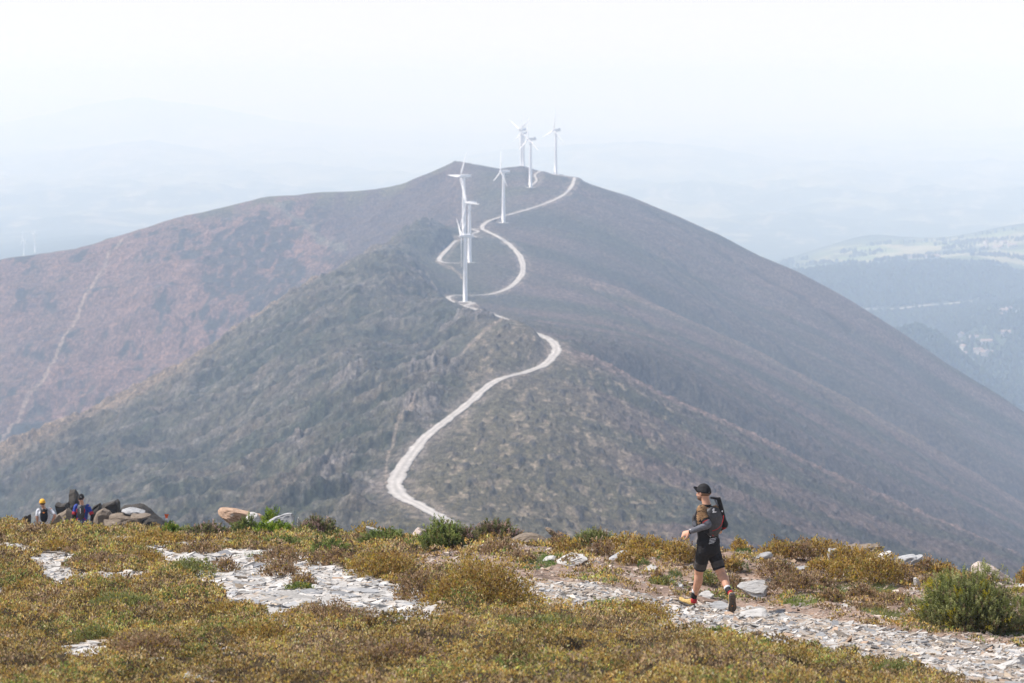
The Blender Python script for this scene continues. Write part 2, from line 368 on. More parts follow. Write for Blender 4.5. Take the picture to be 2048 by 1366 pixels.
    c = mixv(c, back*ss(8, 2, polydist(px+6*noise(d/30, d*0), d*.4, [(a, b*.4) for a, b in [(545,3100),(590,3020),(640,2930),(690,2870)]]))*.6, (.17, .18, .15))
    # rock
    rk = np.clip(rocky*ss(3300, 2600, d)*(.35+.65*ss(.35, .7, oc+.3*n1*crag)), 0, 1)*(1-back)
    c = mixv(c, rk*.55*ss(-.25, .35, f3+.5*f2), (.20, .197, .188))
    c = mixv(c, rk*ss(.0, .4, -f3)*.6, (.085, .085, .08))
    # stony verge along the road and foot tracks on the ridge
    v = ss(11, 2.5, D)*(1-back)*ss(-.5, .3, f3); c = mixv(c, v*.55, (.25, .23, .20))
    for tline in ([(1085,1560),(1040,1600),(1000,1600),(960,1530),(900,1480),(895,1400)], [(780,1020),(770,1060),(775,1140),(800,1250),(830,1290)], [(872,2345),(905,2300),(930,2230)], [(850,2130),(865,2080),(890,2030),(960,1960)], [(930,1960),(985,1900),(1010,1840),(1060,1700)]):
        c = mixv(c, ss(2.2, .8, polydist(px+1.5*noise(d/9, d*0), d*.12, [(a, b*.12) for a, b in tline]))*.55, (.30, .27, .22))
    c *= np.where(back > .5, .72, .80)[:, None]*np.array([1.10, .98, .94])
    m = tint_mat('hillside_heath', .95, .05)
    t, b, NN, L = nodes(m)
    na = add_noise(m, .40, 5, .7, stretch=(1, .26, .7)); nb = add_noise(m, 1.1, 3, .7, stretch=(1, .26, .7))
    r1 = ramp(m, na.outputs[0], [(.37, (.48,)*3), (.5, (.95,)*3), (.63, (1.55,)*3)])
    r2 = ramp(m, nb.outputs[0], [(.36, (.62,)*3), (.52, (1,)*3), (.64, (1.4,)*3)])
    cc = mixc(m, 1., attr_color(m), r1.outputs[0], 'MULTIPLY'); cc = mixc(m, 1., cc, r2.outputs[0], 'MULTIPLY')
    L.new(cc, b.inputs['Base Color'])
    ad = NN.new('ShaderNodeMath'); L.new(na.outputs[0], ad.inputs[0]); L.new(nb.outputs[0], ad.inputs[1]); bump(m, ad.outputs[0], .8, 1.1)
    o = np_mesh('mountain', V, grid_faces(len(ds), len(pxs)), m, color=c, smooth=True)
    tag(o, kind='structure'); return V, c
HV, HC = hill_mesh()
# ---- gravel roads on the ridge
m_road = mat('road_gravel', (.6, .56, .5), .95, .1); t, b, N, L = nodes(m_road)
n = add_noise(m_road, .5, 5); r = ramp(m_road, n.outputs[0], [(.3, (.30, .28, .26)), (.55, (.43, .41, .385)), (.75, (.54, .52, .495))]); L.new(mixc(m_road, 1., r.outputs[0], attr_color(m_road), 'MULTIPLY'), b.inputs['Base Color'])
def strip(name, pts, width, lift=.0, kind='structure'):
    seg = []
    for a, b_ in zip(pts[:-1], pts[1:]):
        k = max(1, int(np.linalg.norm(b_-a)/3)); seg += [a+(b_-a)*i/k for i in range(k)]
    seg.append(pts[-1]); p = np.array(seg); n_ = len(p)
    T = np.gradient(p, axis=0); T[:, 2] = 0; T /= np.linalg.norm(T, axis=1)[:, None]+1e-9
    S = np.stack([T[:, 1], -T[:, 0], 0*T[:, 0]], 1)
    rs = np.random.RandomState(int(len(p)))
    wf = np.interp(p[:, 1], [900, 1020, 1120, 1250, 1450, 1520, 1600, 2100, 2250, 2450, 2600, 2900, 3900], [.8, 1.25, 1.1, .82, .95, 1.05, .8, .75, .95, .95, .75, .72, 1.])
    w1 = width*.5*wf*(1+.34*fbm(np.arange(n_)/3., np.zeros(n_)+1, 4)); w2 = width*.5*wf*(1+.34*fbm(np.arange(n_)/3., np.zeros(n_)+7.5, 4))
    rows = []; cs = []
    for k, wgt, sh in ((-1, w1, .62), (-.8, w1, .9), (-.45, w1, 1.12), (0, w1, .80), (.45, w2, 1.12), (.8, w2, .9), (1, w2, .62)):
        q = p+S*(k*wgt)[:, None]; q[:, 2] += lift-.14*abs(k)**3+(.04 if abs(k) in (0, .8) else 0); rows.append(q); cs.append(np.tile(np.array([sh, sh*(.985), sh*.965]), (n_, 1))*(1+.18*fbm(np.arange(n_)/5., np.zeros(n_)+k*3, 3))[:, None])
    V = np.stack(rows, 1).reshape(-1, 3); C = np.stack(cs, 1).reshape(-1, 3)
    return tag(np_mesh(name, V, grid_faces(n_, 7), m_road, color=C, smooth=True), kind=kind)
for r, w_, q in zip(road3, roadw, (0, .03, .05, .04, .02, .06, .02)): strip('road', r.copy(), w_, .02+q)
# ================================================================ far country
def far_mesh():
    pxs = np.concatenate([np.arange(-900, -60, 30.), np.arange(-60, 2110, 4.), np.arange(2110, 2950, 30.)])
    ds = np.geomspace(3900, 75000, 620)
    pts = []
    for px in (-900, -200, 500, 1200, 1600, 2048, 2900):
        pts += [(px, math.log(d), py) for d, py in ((3900, 1000), (9500, 515), (12000, 435), (15000, 382), (20000, 325), (27000, 280), (40000, 245), (60000, 215), (75000, 200))]
    pts += [(px, math.log(d), py) for px, d, py in (
      (-200,5500,760),(500,5500,760),(1200,5500,760),(48,7000,522),(48,7600,505),(300,8200,480),(-200,7400,540),
      (1640,4300,800),(1800,4600,745),(1950,4600,690),(2048,4600,660),(2200,4600,650),
      (1720,5350,620),(1860,5400,612),(2048,5450,603),(2400,5500,590),
      (1600,5900,548),(1660,5950,540),(1750,5950,536),(1850,5950,533),(1950,6000,530),(2048,6100,545),(2400,6100,520),
      (1640,6600,540),(1800,6700,524),(1950,6900,505),(2048,7100,490),(2400,7100,480),
      (1600,8600,512),(1680,8600,486),(1740,8600,473),(1800,8600,478),(1870,8600,481),(1960,8700,472),(2048,8800,461),(2400,8800,430),
      (1600,9300,525),(1740,9600,505),(2048,9800,500),(2400,9800,490))]
    F = TPS(pts, 220., .16, 1e-3)
    px, d = np.meshgrid(pxs, ds); py = F(px, np.log(d))
    # near wooded shoulder right behind the ridge
    sh = np.interp(px, [1700, 1780, 1830, 1870, 1900, 1950, 2000, 2048, 2500], [1000, 668, 655, 668, 692, 735, 768, 800, 1050])
    k = np.exp(-((d-4150)/230)**2); py = py*(1-k)+np.minimum(py, sh+(4150-d)*.0)*k if False else np.where(k > .02, np.minimum(py, sh+(1-k)*260), py)
    V = P(px, py, d).reshape(-1, 3); x, y = V[:, 0], V[:, 1]; pxf, df, pyf = px.ravel(), d.ravel(), py.ravel()
    s = df/8000.
    amp = ss(4600, 9000, df)
    V[:, 2] += fbm(x/420, y/520, 5)*12*(.5+amp)*ss(9500, 12000, df)*2+fbm(x/420, y/520, 5)*7*ss(4500, 5200, df)*ss(9800, 8800, df)
    V[:, 2] += ss(10000, 14000, df)*(ridged(x/2300+.7, y/3600, 6)-.35)*110
    def ridge_line(d0, wd, prof):
        rows = np.interp(pxf, [q[0] for q in prof], [q[1] for q in prof])+2.5*fbm(pxf/45., pxf*0+d0, 4)
        z = P(pxf, rows, np.full(len(pxf), float(d0)))[:, 2]
        kk = np.exp(-((df-d0)/wd)**2)
        V[:, 2] = np.where(kk > .01, V[:, 2]+np.maximum(z-V[:, 2], 0)*kk, V[:, 2])
    ridge_line(20000, 1900, [(-900,440),(-100,345),(60,318),(200,293),(300,281),(430,303),(540,340),(700,370),(1100,400),(1500,440),(2900,440)])
    ridge_line(19500, 1800, [(-900,400),(600,380),(840,330),(1000,302),(1150,290),(1300,284),(1430,296),(1560,325),(1700,352),(2048,365),(2900,330)])
    ridge_line(27500, 2500, [(-900,260),(-100,262),(60,236),(180,208),(270,194),(330,201),(430,214),(560,240),(760,262),(1000,268),(1500,275),(1900,262),(2200,250),(2900,260)])
    ridge_line(42000, 3500, [(-900,190),(0,186),(120,190),(300,205),(480,212),(640,198),(800,204),(1000,208),(1200,214),(1350,222),(1500,236),(1800,240),(2048,247),(2900,230)])
    ridge_line(62000, 4000, [(-900,176),(0,188),(300,198),(520,189),(650,183),(800,178),(1000,181),(1300,190),(1700,196),(2048,204),(2900,190)])
    def mixv(c, k, t): return c*(1-k[:, None])+np.array(t)*k[:, None]
    f1 = fbm(x/900, y/1200, 5); f2 = fbm(x/160, y/260, 5); f3 = fbm(x/45, y/90, 4)
    c = np.tile(np.array([.045, .062, .036]), (len(x), 1))
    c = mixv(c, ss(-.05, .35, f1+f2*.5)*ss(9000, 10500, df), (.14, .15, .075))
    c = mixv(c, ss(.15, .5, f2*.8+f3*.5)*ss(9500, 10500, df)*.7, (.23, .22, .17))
    # fields and hamlets of the right-hand plateau
    fl = ss(5980, 6080, df)*ss(8300, 7600, df)*ss(1560, 1700, pxf)
    cell = np.floor(x/95+.25*y/170); cell2 = np.floor(y/230+.3*noise(x/200, y/200)*2); h = _hv[((cell*73+cell2*151).astype(int)) & 511]
    c = mixv(c, fl*ss(-.5, .0, f2+.2)*.9, (.16, .20, .085))
    c = mixv(c, fl*(h > .62)*.8, (.26, .24, .15)); c = mixv(c, fl*(h < .3)*.8, (.055, .075, .042))
    c = mixv(c, ss(.25, .45, f2*.8+f3*.4)*ss(5980, 6050, df)*ss(9500, 8500, df)*.7, (.045, .065, .038))
    m2 = tint_mat('far_fields', .95, .05, (.02, .75, 1.3)); 
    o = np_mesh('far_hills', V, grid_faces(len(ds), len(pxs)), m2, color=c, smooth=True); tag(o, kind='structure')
    return pxs, ds, V.reshape(len(ds), len(pxs), 3)
FPXS, FDS, FV = far_mesh()
def far_at(px, d):
    i = np.clip(np.searchsorted(FDS, d)-1, 0, len(FDS)-2); j = np.clip(np.searchsorted(FPXS, px)-1, 0, len(FPXS)-2)
    a = (d-FDS[i])/(FDS[i+1]-FDS[i]); b = (px-FPXS[j])/(FPXS[j+1]-FPXS[j])
    a = a[..., None]; b = b[..., None]
    return (FV[i, j]*(1-a)+FV[i+1, j]*a)*(1-b)+(FV[i, j+1]*(1-a)+FV[i+1, j+1]*a)*b
fr = np.array([(q, d_) for q, d_ in zip(np.linspace(1560, 2500, 90), np.interp(np.linspace(1560, 2500, 90), [1560, 1720, 1800, 1860, 1900, 2048, 2500], [5300, 5350, 5370, 5410, 5400, 5450, 5500]))])
frp = far_at(fr[:, 0], fr[:, 1]); frp[:, 2] += 2.5; strip('road', frp, 13, .5)
# ================================================================ wind turbines
m_white = mat('turbine_white', (.78, .79, .80), .4, .4); m_nac = mat('turbine_nacelle', (.70, .71, .72), .45, .4); m_dark = mat('vent_grey', (.12, .12, .13), .6, .3)
n = add_noise(m_white, .25, 3, .6, stretch=(1, 1, .12)); r = ramp(m_white, n.outputs[0], [(.3, (.74, .75, .76)), (.7, (.82, .82, .83))]); nodes(m_white)[3].new(r.outputs[0], nodes(m_white)[1].inputs['Base Color'])
def lathe(prof, seg=24, caps=True):
    V = []; F = []
    for z, r_ in prof:
        for k in range(seg): a = 2*math.pi*k/seg; V.append((r_*math.cos(a), r_*math.sin(a), z))
    n_ = len(prof)
    for i in range(n_-1):
        for k in range(seg): k2 = (k+1) % seg; F.append((i*seg+k, i*seg+k2, (i+1)*seg+k2, (i+1)*seg+k))
    return V, F
def pymesh(name, V, F, m, parent=None, smooth=True):
    me = bpy.data.meshes.new(name); me.from_pydata([tuple(v) for v in V], [], F); me.update()
    me.polygons.foreach_set('use_smooth', [bool(smooth)]*len(me.polygons))
    if m: me.materials.append(m)
    o = bpy.data.objects.new(name, me); col.objects.link(o); o.parent = parent; return o
def make_turbine():
    root = empty('wind_turbine', (0, 0, 0))                          # unit: tower 45 m, rotor axis along local -Y
    pymesh('foundation', *lathe([(-2.5, 4.6), (.15, 4.6), (.22, 4.2), (.25, .01)], 28), mat('concrete', (.42, .41, .38), .95), root, False)
    tw = pymesh('tower', *lathe([(-.5, 1.72), (.35, 1.72), (.36, 1.62), (15, 1.42), (30, 1.2), (43.6, 1.0), (43.9, 1.0)], 32), m_white, root)
    dr = bmesh.new(); bmesh.ops.create_cube(dr, size=1, matrix=Matrix.Translation((0, -1.66, 1.5)) @ Matrix.Diagonal((.8, .12, 2., 1)))
    me = bpy.data.meshes.new('door'); dr.to_mesh(me); dr.free(); me.materials.append(m_dark); d_ = bpy.data.objects.new('door', me); col.objects.link(d_); d_.parent = tw
    # nacelle: rounded tapering box along +Y
    V = []; F = []; st = [(-1.9, .55), (-1.7, 1.0), (0, 1.28), (3.5, 1.25), (5.6, 1.05), (5.9, .7)]; S = 16
    for y_, s_ in st:
        for k in range(S):
            a = 2*math.pi*k/S; cx_, cz_ = math.cos(a), math.sin(a); e = .55
            V.append((s_*math.copysign(abs(cx_)**e, cx_), y_, 45+s_*1.05*math.copysign(abs(cz_)**e, cz_)))
    for i in range(len(st)-1):
        for k in range(S): k2 = (k+1) % S; F.append((i*S+k, (i+1)*S+k, (i+1)*S+k2, i*S+k2))
    F += [tuple(range(S)), tuple(range((len(st)-1)*S, len(st)*S))[::-1]]
    nc = pymesh('nacelle', V, F, m_nac, root, False)
    bm = bmesh.new(); bmesh.ops.create_cube(bm, size=1, matrix=Matrix.Translation((0, 4.4, 46.5)) @ Matrix.Diagonal((1.1, 1.3, .5, 1)))
    me = bpy.data.meshes.new('cooler'); bm.to_mesh(me); bm.free(); me.materials.append(m_dark); o = bpy.data.objects.new('cooler', me); col.objects.link(o); o.parent = nc
    hub = empty('hub_pivot', (0, -2.7, 45)); hub.parent = root
    V, F = lathe([(-1.0, .9), (-.4, 1.05), (.5, .95), (1.1, .6), (1.35, .15), (1.36, .01)], 20)
    V = [(v[0], -v[2], v[1]) for v in V]
    bpy.data.objects.remove(hub)
    h = pymesh('hub', V, F, m_white, root); h.location = (0, -2.7, 45)
    for k in range(3):
        V = []; F = []; S = 12; L_ = 22.
        sec = [(.6, .42, .42, 0), (1.6, .42, .42, 0), (3.4, .85, .28, 20), (5, 1.02, .22, 16), (9, .85, .16, 9), (14, .62, .11, 5), (19, .4, .07, 2), (21.6, .2, .04, 1), (22, .05, .02, 0)]
        for zz, ch, th, tw_ in sec:
            for q in range(S):
                a = 2*math.pi*q/S; x_, y_ = ch*math.cos(a)-(ch-.42)*.35, th*math.sin(a); ta = R(tw_)
                V.append((x_*math.cos(ta)-y_*math.sin(ta), x_*math.sin(ta)+y_*math.cos(ta), zz))
        for i in range(len(sec)-1):
            for q in range(S): q2 = (q+1) % S; F.append((i*S+q, i*S+q2, (i+1)*S+q2, (i+1)*S+q))
        F.append(tuple(range((len(sec)-1)*S, len(sec)*S)))
        b_ = pymesh('blade', V, F, m_white, root); b_.location = (0, -2.7, 45); b_['k'] = k
    return root
def copy_tree(o, parent=None):
    c = o.copy(); col.objects.link(c); c.parent = parent
    for ch in list(o.children): copy_tree(ch, c)
    return c
turb0 = make_turbine()
sites = [(t[0], t[1], P(t[0], t[3], t[2]), t[4], t[5], t[6]) for t in TURB]
for px, d_, sq, ph, lab in ((48, 7050, .55, 100, 'left one of two tiny faint turbines beyond the left-hand ridge'), (70, 7500, .5, 40, 'right and smaller of two tiny faint turbines beyond the left-hand ridge')):
    q = far_at(np.array([px]), np.array([d_]))[0]; sites.append((px, None, q, sq, ph, lab))
for i, (px, hub_row, b_, sq, ph, lab) in enumerate(sites):
    o = turb0 if i == 0 else copy_tree(turb0)
    H = 45. if hub_row is None else P(px, hub_row, b_[1])[2]-b_[2]
    s_ = H/45.; o.location = b_; o.scale = (s_,)*3
    # rotor axis mostly to the left of the picture: the disc is seen narrowed to `sq`
    o.rotation_euler = (0, 0, -math.acos(sq))
    for ch in o.children:
        if ch.name.startswith('blade'): ch.rotation_euler = (0, R(90-(ph+120*ch['k'])), 0)
    tag(o, 'white '+lab, 'wind turbine', 'wind turbines along the mountain ridge')
for o in bpy.data.objects:
    if 'k' in o: del o['k']
# ================================================================ hamlets far below on the right
m_wall = mat('house_wall', (.50, .47, .43), .9); m_roof = mat('roof_tile', (.30, .23, .19), .9); m_shut = mat('window_dark', (.06, .07, .08), .4)
def make_house(L_, W_, H_):
    root = empty('house', (0, 0, 0)); a, b_, h = L_/2, W_/2, H_; g = W_*.28
    V = [(-a,-b_,-3),(a,-b_,-3),(a,b_,-3),(-a,b_,-3),(-a,-b_,h),(a,-b_,h),(a,b_,h),(-a,b_,h),(-a,0,h+g),(a,0,h+g)]
    pymesh('wall', V, [(0,1,5,4),(1,2,6,9,5),(2,3,7,6),(3,0,4,8,7)], m_wall, root, False)
    e = .5; V = [(-a-e,-b_-e,h-.15),(a+e,-b_-e,h-.15),(a+e,0,h+g+.1),(-a-e,0,h+g+.1),(-a-e,b_+e,h-.15),(a+e,b_+e,h-.15)]
    V += [(x_, y_, z_+.25) for x_, y_, z_ in V]
    rf = pymesh('roof', V, [(6,7,8,9),(9,8,11,10),(1,0,3,2),(2,3,4,5),(0,1,7,6),(4,10,11,5),(0,6,9,3),(3,9,10,4),(1,2,8,7),(2,5,11,8)], m_roof, root, False)
    bm = bmesh.new(); bmesh.ops.create_cube(bm, size=1, matrix=Matrix.Translation((a*.5, b_*.3, h+g+.2)) @ Matrix.Diagonal((.8, .8, 1.8, 1)))
    me = bpy.data.meshes.new('chimney'); bm.to_mesh(me); bm.free(); me.materials.append(m_wall); o = bpy.data.objects.new('chimney', me); col.objects.link(o); o.parent = rf
    for x_ in (-a*.6, 0, a*.6):
        bm = bmesh.new(); bmesh.ops.create_cube(bm, size=1, matrix=Matrix.Translation((x_, -b_, h*.6)) @ Matrix.Diagonal((1.1, .15, 1.4, 1)))
        me = bpy.data.meshes.new('window'); bm.to_mesh(me); bm.free(); me.materials.append(m_shut); o = bpy.data.objects.new('window', me); col.objects.link(o); o.parent = root
    return root
protos = [make_house(14, 9, 6), make_house(20, 10, 5), make_house(10, 8, 7)]
rs = random.Random(5); used = [False]*3
ham = [(1945,4640,36,150,7,'pale house with reddish roof in the hamlet on the valley floor','houses in the hamlet on the valley floor'),
       (1985,4560,30,90,5,'pale house at the lower end of the valley hamlet, below the others','houses at the lower end of the valley hamlet'),
       (2010,4860,30,110,4,'pale house of the small cluster above the valley hamlet','houses of the small cluster above the valley hamlet'),
       (1830,6550,40,110,14,'tiny pale house of the village on the plateau between the fields','houses of the plateau village'),
       (1990,7100,40,160,14,'tiny pale house scattered on the upper fields','houses scattered on the upper fields')]
for px, d_, sx_, sd_, n_, lab, grp in ham:
    for k in range(n_):
        i = rs.randrange(3); o = protos[i] if not used[i] else copy_tree(protos[i]); used[i] = True
        q = far_at(np.array([px+rs.uniform(-sx_, sx_)]), np.array([d_+rs.uniform(-sd_, sd_)]))[0]
        o.location = q; o.rotation_euler = (0, 0, rs.uniform(0, 3.14)); s_ = rs.uniform(.6, 1.05); o.scale = (s_,)*3
        tag(o, lab, 'house', grp)
# ================================================================ woods on the far slopes
def woods():
    rg = np.random.RandomState(3); n_ = 26000
    px = rg.uniform(1500, 2200, n_); d = rg.uniform(3950, 6050, n_)
    extra = 5000; px = np.concatenate([px, rg.uniform(1560, 2150, extra)]); d = np.concatenate([d, rg.uniform(6050, 7800, extra)])
    q = far_at(px, d); f = fbm(q[:, 0]/150, q[:, 1]/220, 4)
    rd = np.abs(d-np.interp(px, fr[:, 0], fr[:, 1])) > 32
    hm = np.ones(len(px), bool)
    for h in ham: hm &= (np.abs(px-h[0]) > h[2]*.8) | (np.abs(d-h[1]) > h[3]*.8) | (np.arange(len(px)) % 5 == 0)
    keep = rd & hm & np.where(d < 6050, f > -.5, (f > .28)) & ~((d > 4400) & (d < 4950) & (f > .35))
    q = q[keep]; n_ = len(q); h = rg.uniform(5, 11, n_)*np.where(d[keep] > 5000, 1.1, .9); r_ = h*rg.uniform(.28, .42, n_)
    ring = []; S = 6
    lv = [(.12, .55), (.45, 1.), (.8, .6), (1.02, .05)]
    V = np.zeros((n_, len(lv)*S, 3)); 
    for i, (z, s_) in enumerate(lv):
        for k in range(S):
            a = 2*math.pi*k/S+i*.5; rr = r_*s_*rg.uniform(.7, 1.25, n_)
            V[:, i*S+k, 0] = q[:, 0]+rr*math.cos(a); V[:, i*S+k, 1] = q[:, 1]+rr*math.sin(a); V[:, i*S+k, 2] = q[:, 2]+h*z+rg.uniform(-.4, .4, n_)
    F = []
    for i in range(len(lv)-1):
        for k in range(S): k2 = (k+1) % S; F.append((i*S+k, i*S+k2, (i+1)*S+k2, (i+1)*S+k))
    F = (np.array(F)[None]+(np.arange(n_)*len(lv)*S)[:, None, None]).reshape(-1, 4)
    c = np.array([.042, .06, .032])*rg.uniform(.6, 1.5, (n_, 1))*np.array([1, 1, 1])+np.array([.01, .0, .0])*rg.rand(n_, 1)
    c = np.repeat(c, len(lv)*S, 0)
    o = np_mesh('forest', V.reshape(-1, 3), F, tint_mat('far_foliage', .95, .05), color=c)
    tag(o, 'dark pine and oak woods covering the far valley slopes', 'woodland', kind='stuff')
woods()
# ================================================================ the near ground
gp = []
for px, rows in ((-500, [(14,1560),(18,1430),(22,1345),(27,1270),(35,1200),(45,1130),(55,1075),(66,1040),(72,1062),(80,1095),(95,1140),(110,1180)]),
                 (0, [(14,1570),(18,1450),(22,1372),(27,1300),(35,1222),(45,1142),(55,1082),(64,1048),(70,1066),(80,1110),(95,1150),(110,1190)]),
                 (250, [(14,1570),(18,1450),(22,1372),(27,1298),(35,1218),(45,1140),(55,1084),(64,1060),(70,1075),(80,1105),(95,1150),(110,1190)]),
                 (500, [(14,1570),(18,1450),(22,1370),(27,1292),(34,1212),(41,1158),(50,1102),(58,1066),(63,1075),(75,1130),(95,1200),(110,1235)]),
                 (800, [(14,1570),(18,1450),(22,1368),(27,1290),(33,1225),(39,1180),(46,1128),(53,1080),(58,1082),(68,1160),(95,1240),(110,1270)]),
                 (1050, [(14,1565),(18,1450),(22,1366),(27,1290),(33,1232),(38,1192),(44,1135),(49,1088),(54,1100),(62,1165),(95,1290),(110,1320)]),
                 (1450, [(14,1580),(18,1445),(22,1355),(27,1302),(33,1266),(38,1242),(41,1224),(42.3,1212),(43.8,1168),(46,1108),(50,1124),(58,1180),(95,1310),(110,1340)]),
                 (1700, [(14,1600),(18,1465),(22,1385),(27,1330),(33,1290),(38,1255),(41,1222),(43.5,1175),(46.5,1122),(50,1140),(58,1200),(95,1330),(110,1360)]),
                 (2000, [(14,1640),(18,1500),(22,1412),(27,1360),(33,1318),(37,1288),(40,1245),(42,1200),(44.5,1165),(48,1182),(56,1240),(95,1350),(110,1380)]),
                 (2500, [(14,1680),(18,1540),(22,1450),(27,1395),(33,1360),(37,1325),(40,1280),(42,1240),(44.5,1205),(48,1222),(56,1280),(95,1380),(110,1400)])):
    gp += [(px, math.log(d), py) for d, py in rows]
GT = TPS(gp, 420., .22, 3e-3)
PATH_LOW = [(2400,1460),(2200,1430),(2048,1405),(1960,1378),(1880,1350),(1800,1332),(1720,1320),(1640,1312),(1560,1304),(1480,1297),(1400,1284),(1300,1262),(1150,1244),(1060,1236)]
BARE_R = [(800,1128),(850,1100),(905,1104),(960,1095),(1010,1088),(1060,1070),(1100,1060),(1200,1050),(1400,1050),(1600,1050),(1800,1060),(1900,1080),(2400,1100)]+PATH_LOW+[(1030,1195),(960,1168),(880,1150),(815,1142)]
PATH = [(985,1150),(1100,1163),(1200,1172),(1300,1186),(1360,1203),(1500,1216),(1650,1236),(1800,1262),(1950,1284),(2100,1300),(2400,1340)]+PATH_LOW+[(1030,1195)]
SCREE = [[(318,1118),(380,1106),(450,1100),(530,1104),(600,1110),(645,1130),(700,1144),(745,1158),(800,1174),(860,1196),(905,1246),(820,1256),(700,1250),(640,1246),(560,1240),(500,1230),(450,1208),(415,1186),(378,1156)],
         [(275,1092),(325,1094),(350,1112),(425,1124),(440,1148),(360,1150),(312,1126)],
         [(178,1076),(250,1074),(262,1096),(228,1108),(200,1098)],
         [(50,1124),(85,1106),(142,1104),(165,1122),(132,1136),(152,1156),(118,1176),(80,1156)],
         [(-60,1084),(0,1088),(70,1098),(60,1112),(-60,1110)], [(232,1112),(272,1112),(290,1122),(240,1124)],
         [(160,1152),(300,1148),(300,1170),(180,1174)],
         [(350,1176),(405,1176),(400,1188),(355,1188)],
         [(150,1296),(205,1294),(200,1314),(155,1316)], [(418,1298),(475,1296),(475,1326),(420,1330)], [(700,1178),(820,1178),(860,1200),(720,1202)]]
GRASS = [([(1035,1135),(1060,1120),(1125,1112),(1110,1128),(1060,1140)], (.13,.22,.04)), ([(1565,1205),(1600,1192),(1640,1186),(1680,1180),(1700,1195),(1660,1208),(1600,1213)], (.20,.27,.035)),
         ([(1650,1165),(1720,1170),(1790,1172),(1780,1188),(1690,1185)], (.20,.22,.08)), ([(1825,1250),(1860,1255),(1930,1262),(2000,1272),(2100,1285),(2100,1262),(1960,1250),(1860,1235)], (.12,.20,.04)),
         ([(1700,1222),(1780,1225),(1840,1238),(1820,1246),(1740,1236)], (.22,.22,.07)), ([(1420,1190),(1465,1192),(1460,1200),(1430,1198)], (.12,.22,.04)), ([(480,1112),(520,1110),(515,1116),(485,1118)], (.12,.2,.05))]
def bare_masks(px, py, X, Y):
    jx = px+26*fbm(X/.9, Y/.9, 3)*1.0; jy = py+9*fbm(X/.7+7, Y/.9+3, 3)
    br = inpoly(jx, jy, BARE_R); pa = inpoly(px+10*fbm(X/.5, Y/.5, 2), py+5*fbm(X/.5+4, Y/.5, 2), PATH); scm = np.zeros(px.shape, bool)
    for s in SCREE: scm |= inpoly(jx, jy*.6+py*.4, s)
    scm |= (fbm(X/1.4+31, Y/2.4+5, 4) > .62-.10*ss(1300, 1150, py)) & (py > 1075) & (px < 1000) & (py < 1330)
    return br, pa, scm
def grass_mask(px, py, X, Y):
    g = np.full(px.shape, -1)
    jx = px+22*fbm(X/.5+1, Y/.5, 3); jy = py+6*fbm(X/.4+7, Y/.4+3, 3)
    for i, (s, _) in enumerate(GRASS): g[inpoly(jx, jy, s)] = i
    return g
MOUNDS = [(600,1138,70,.16),(430,1160,70,.14),(120,1140,120,.12),(180,1120,80,.12),(430,1128,40,.12),(560,1155,45,.10),(990,1250,160,.08),(350,1200,150,.10),(1060,1290,120,.12),(700,1330,200,.12),(1290,1310,120,.08)]
def soft(px, py, X, Y):
    r_ = 0
    for dx, dy in ((0,0),(15,4),(-15,4),(9,-6),(-9,-6)):
        a, b_, c_ = bare_masks(px+dx, py+dy, X, Y); r_ = r_+~(a | c_)
    return r_/5.
def heath_h(px, py, X, Y):
    wx, wy = X+.35*noise(X/.8, Y/.8), Y+.4*noise(X/.8+9, Y/.8); h = .02+.42*np.abs(noise(wx/1.25, wy/1.9))**.8+.15*np.abs(noise(wx/.36+3, wy/.45))**.8+.05*fbm(X/3., Y/4., 2)
    for a, b_, r_, hh in MOUNDS: h = h+hh*np.exp(-((px-a)/r_)**2-((py-b_)/(r_*.22))**2)
    return np.maximum(h, .03)*(.25+.75*ss(.35, 1., soft(px, py, X, Y)))
def ground_base(px, d):
    py = GT(px, np.log(d))+ss(44, 56, np.asarray(d, float))*ss(1000, 800, np.asarray(px, float))*9; return P(px, py, d), py
GPX = np.concatenate([np.arange(-500, -60, 14.), np.arange(-60, 2110, 3.), np.arange(2110, 2500, 14.)])
GD = np.concatenate([np.linspace(14, 20, 30)[:-1], np.linspace(20, 50, 330)[:-1], np.linspace(50, 72, 150)[:-1], np.linspace(72, 118, 60)])
def ground_mesh():
    px, d = np.meshgrid(GPX, GD); V, py = ground_base(px, d)
    V = V.reshape(-1, 3); px = px.ravel(); py = py.ravel(); X, Y = V[:, 0], V[:, 1]; df = d.ravel()
    br, pa, scm = bare_masks(px, py, X, Y); heath = ~(br | scm)
    so_ = ss(.3, 1., soft(px, py, X, Y)); h = np.where(heath, heath_h(px, py, X, Y)*.62-.125*so_, 0)
    V[:, 2] += h+fbm(X/.5, Y/.5, 4)*.035*np.where(pa, .6, 1.)+br*fbm(X/1.8, Y/1.8, 3)*.06
    c = np.where(heath[:, None], np.array([.055, .040, .022]), np.array([.34, .30, .26]))
    soil = br & ~pa; f = fbm(X/.35, Y/.35, 4)[:, None]
    c = np.where(soil[:, None], np.array([.27, .195, .150])*(1+.5*f), c)
    c = np.where((pa | scm)[:, None], np.array([.36, .295, .235])*(1+.4*f), c)
    gm = grass_mask(px, py, X, Y); c = np.where((gm >= 0)[:, None], np.array([.12, .13, .05]), c)
    c = np.where((df > 49)[:, None] & br[:, None], np.array([.15, .12, .09]), c)
    m = tint_mat('soil', .95, .1, (28, .65, 1.25, .7, .02))
    o = np_mesh('ground', V, grid_faces(len(GD), len(GPX)), m, color=c, smooth=True); tag(o, kind='structure')
    return V.reshape(len(GD), len(GPX), 3), py.reshape(len(GD), len(GPX))
GV, GPY = ground_mesh()
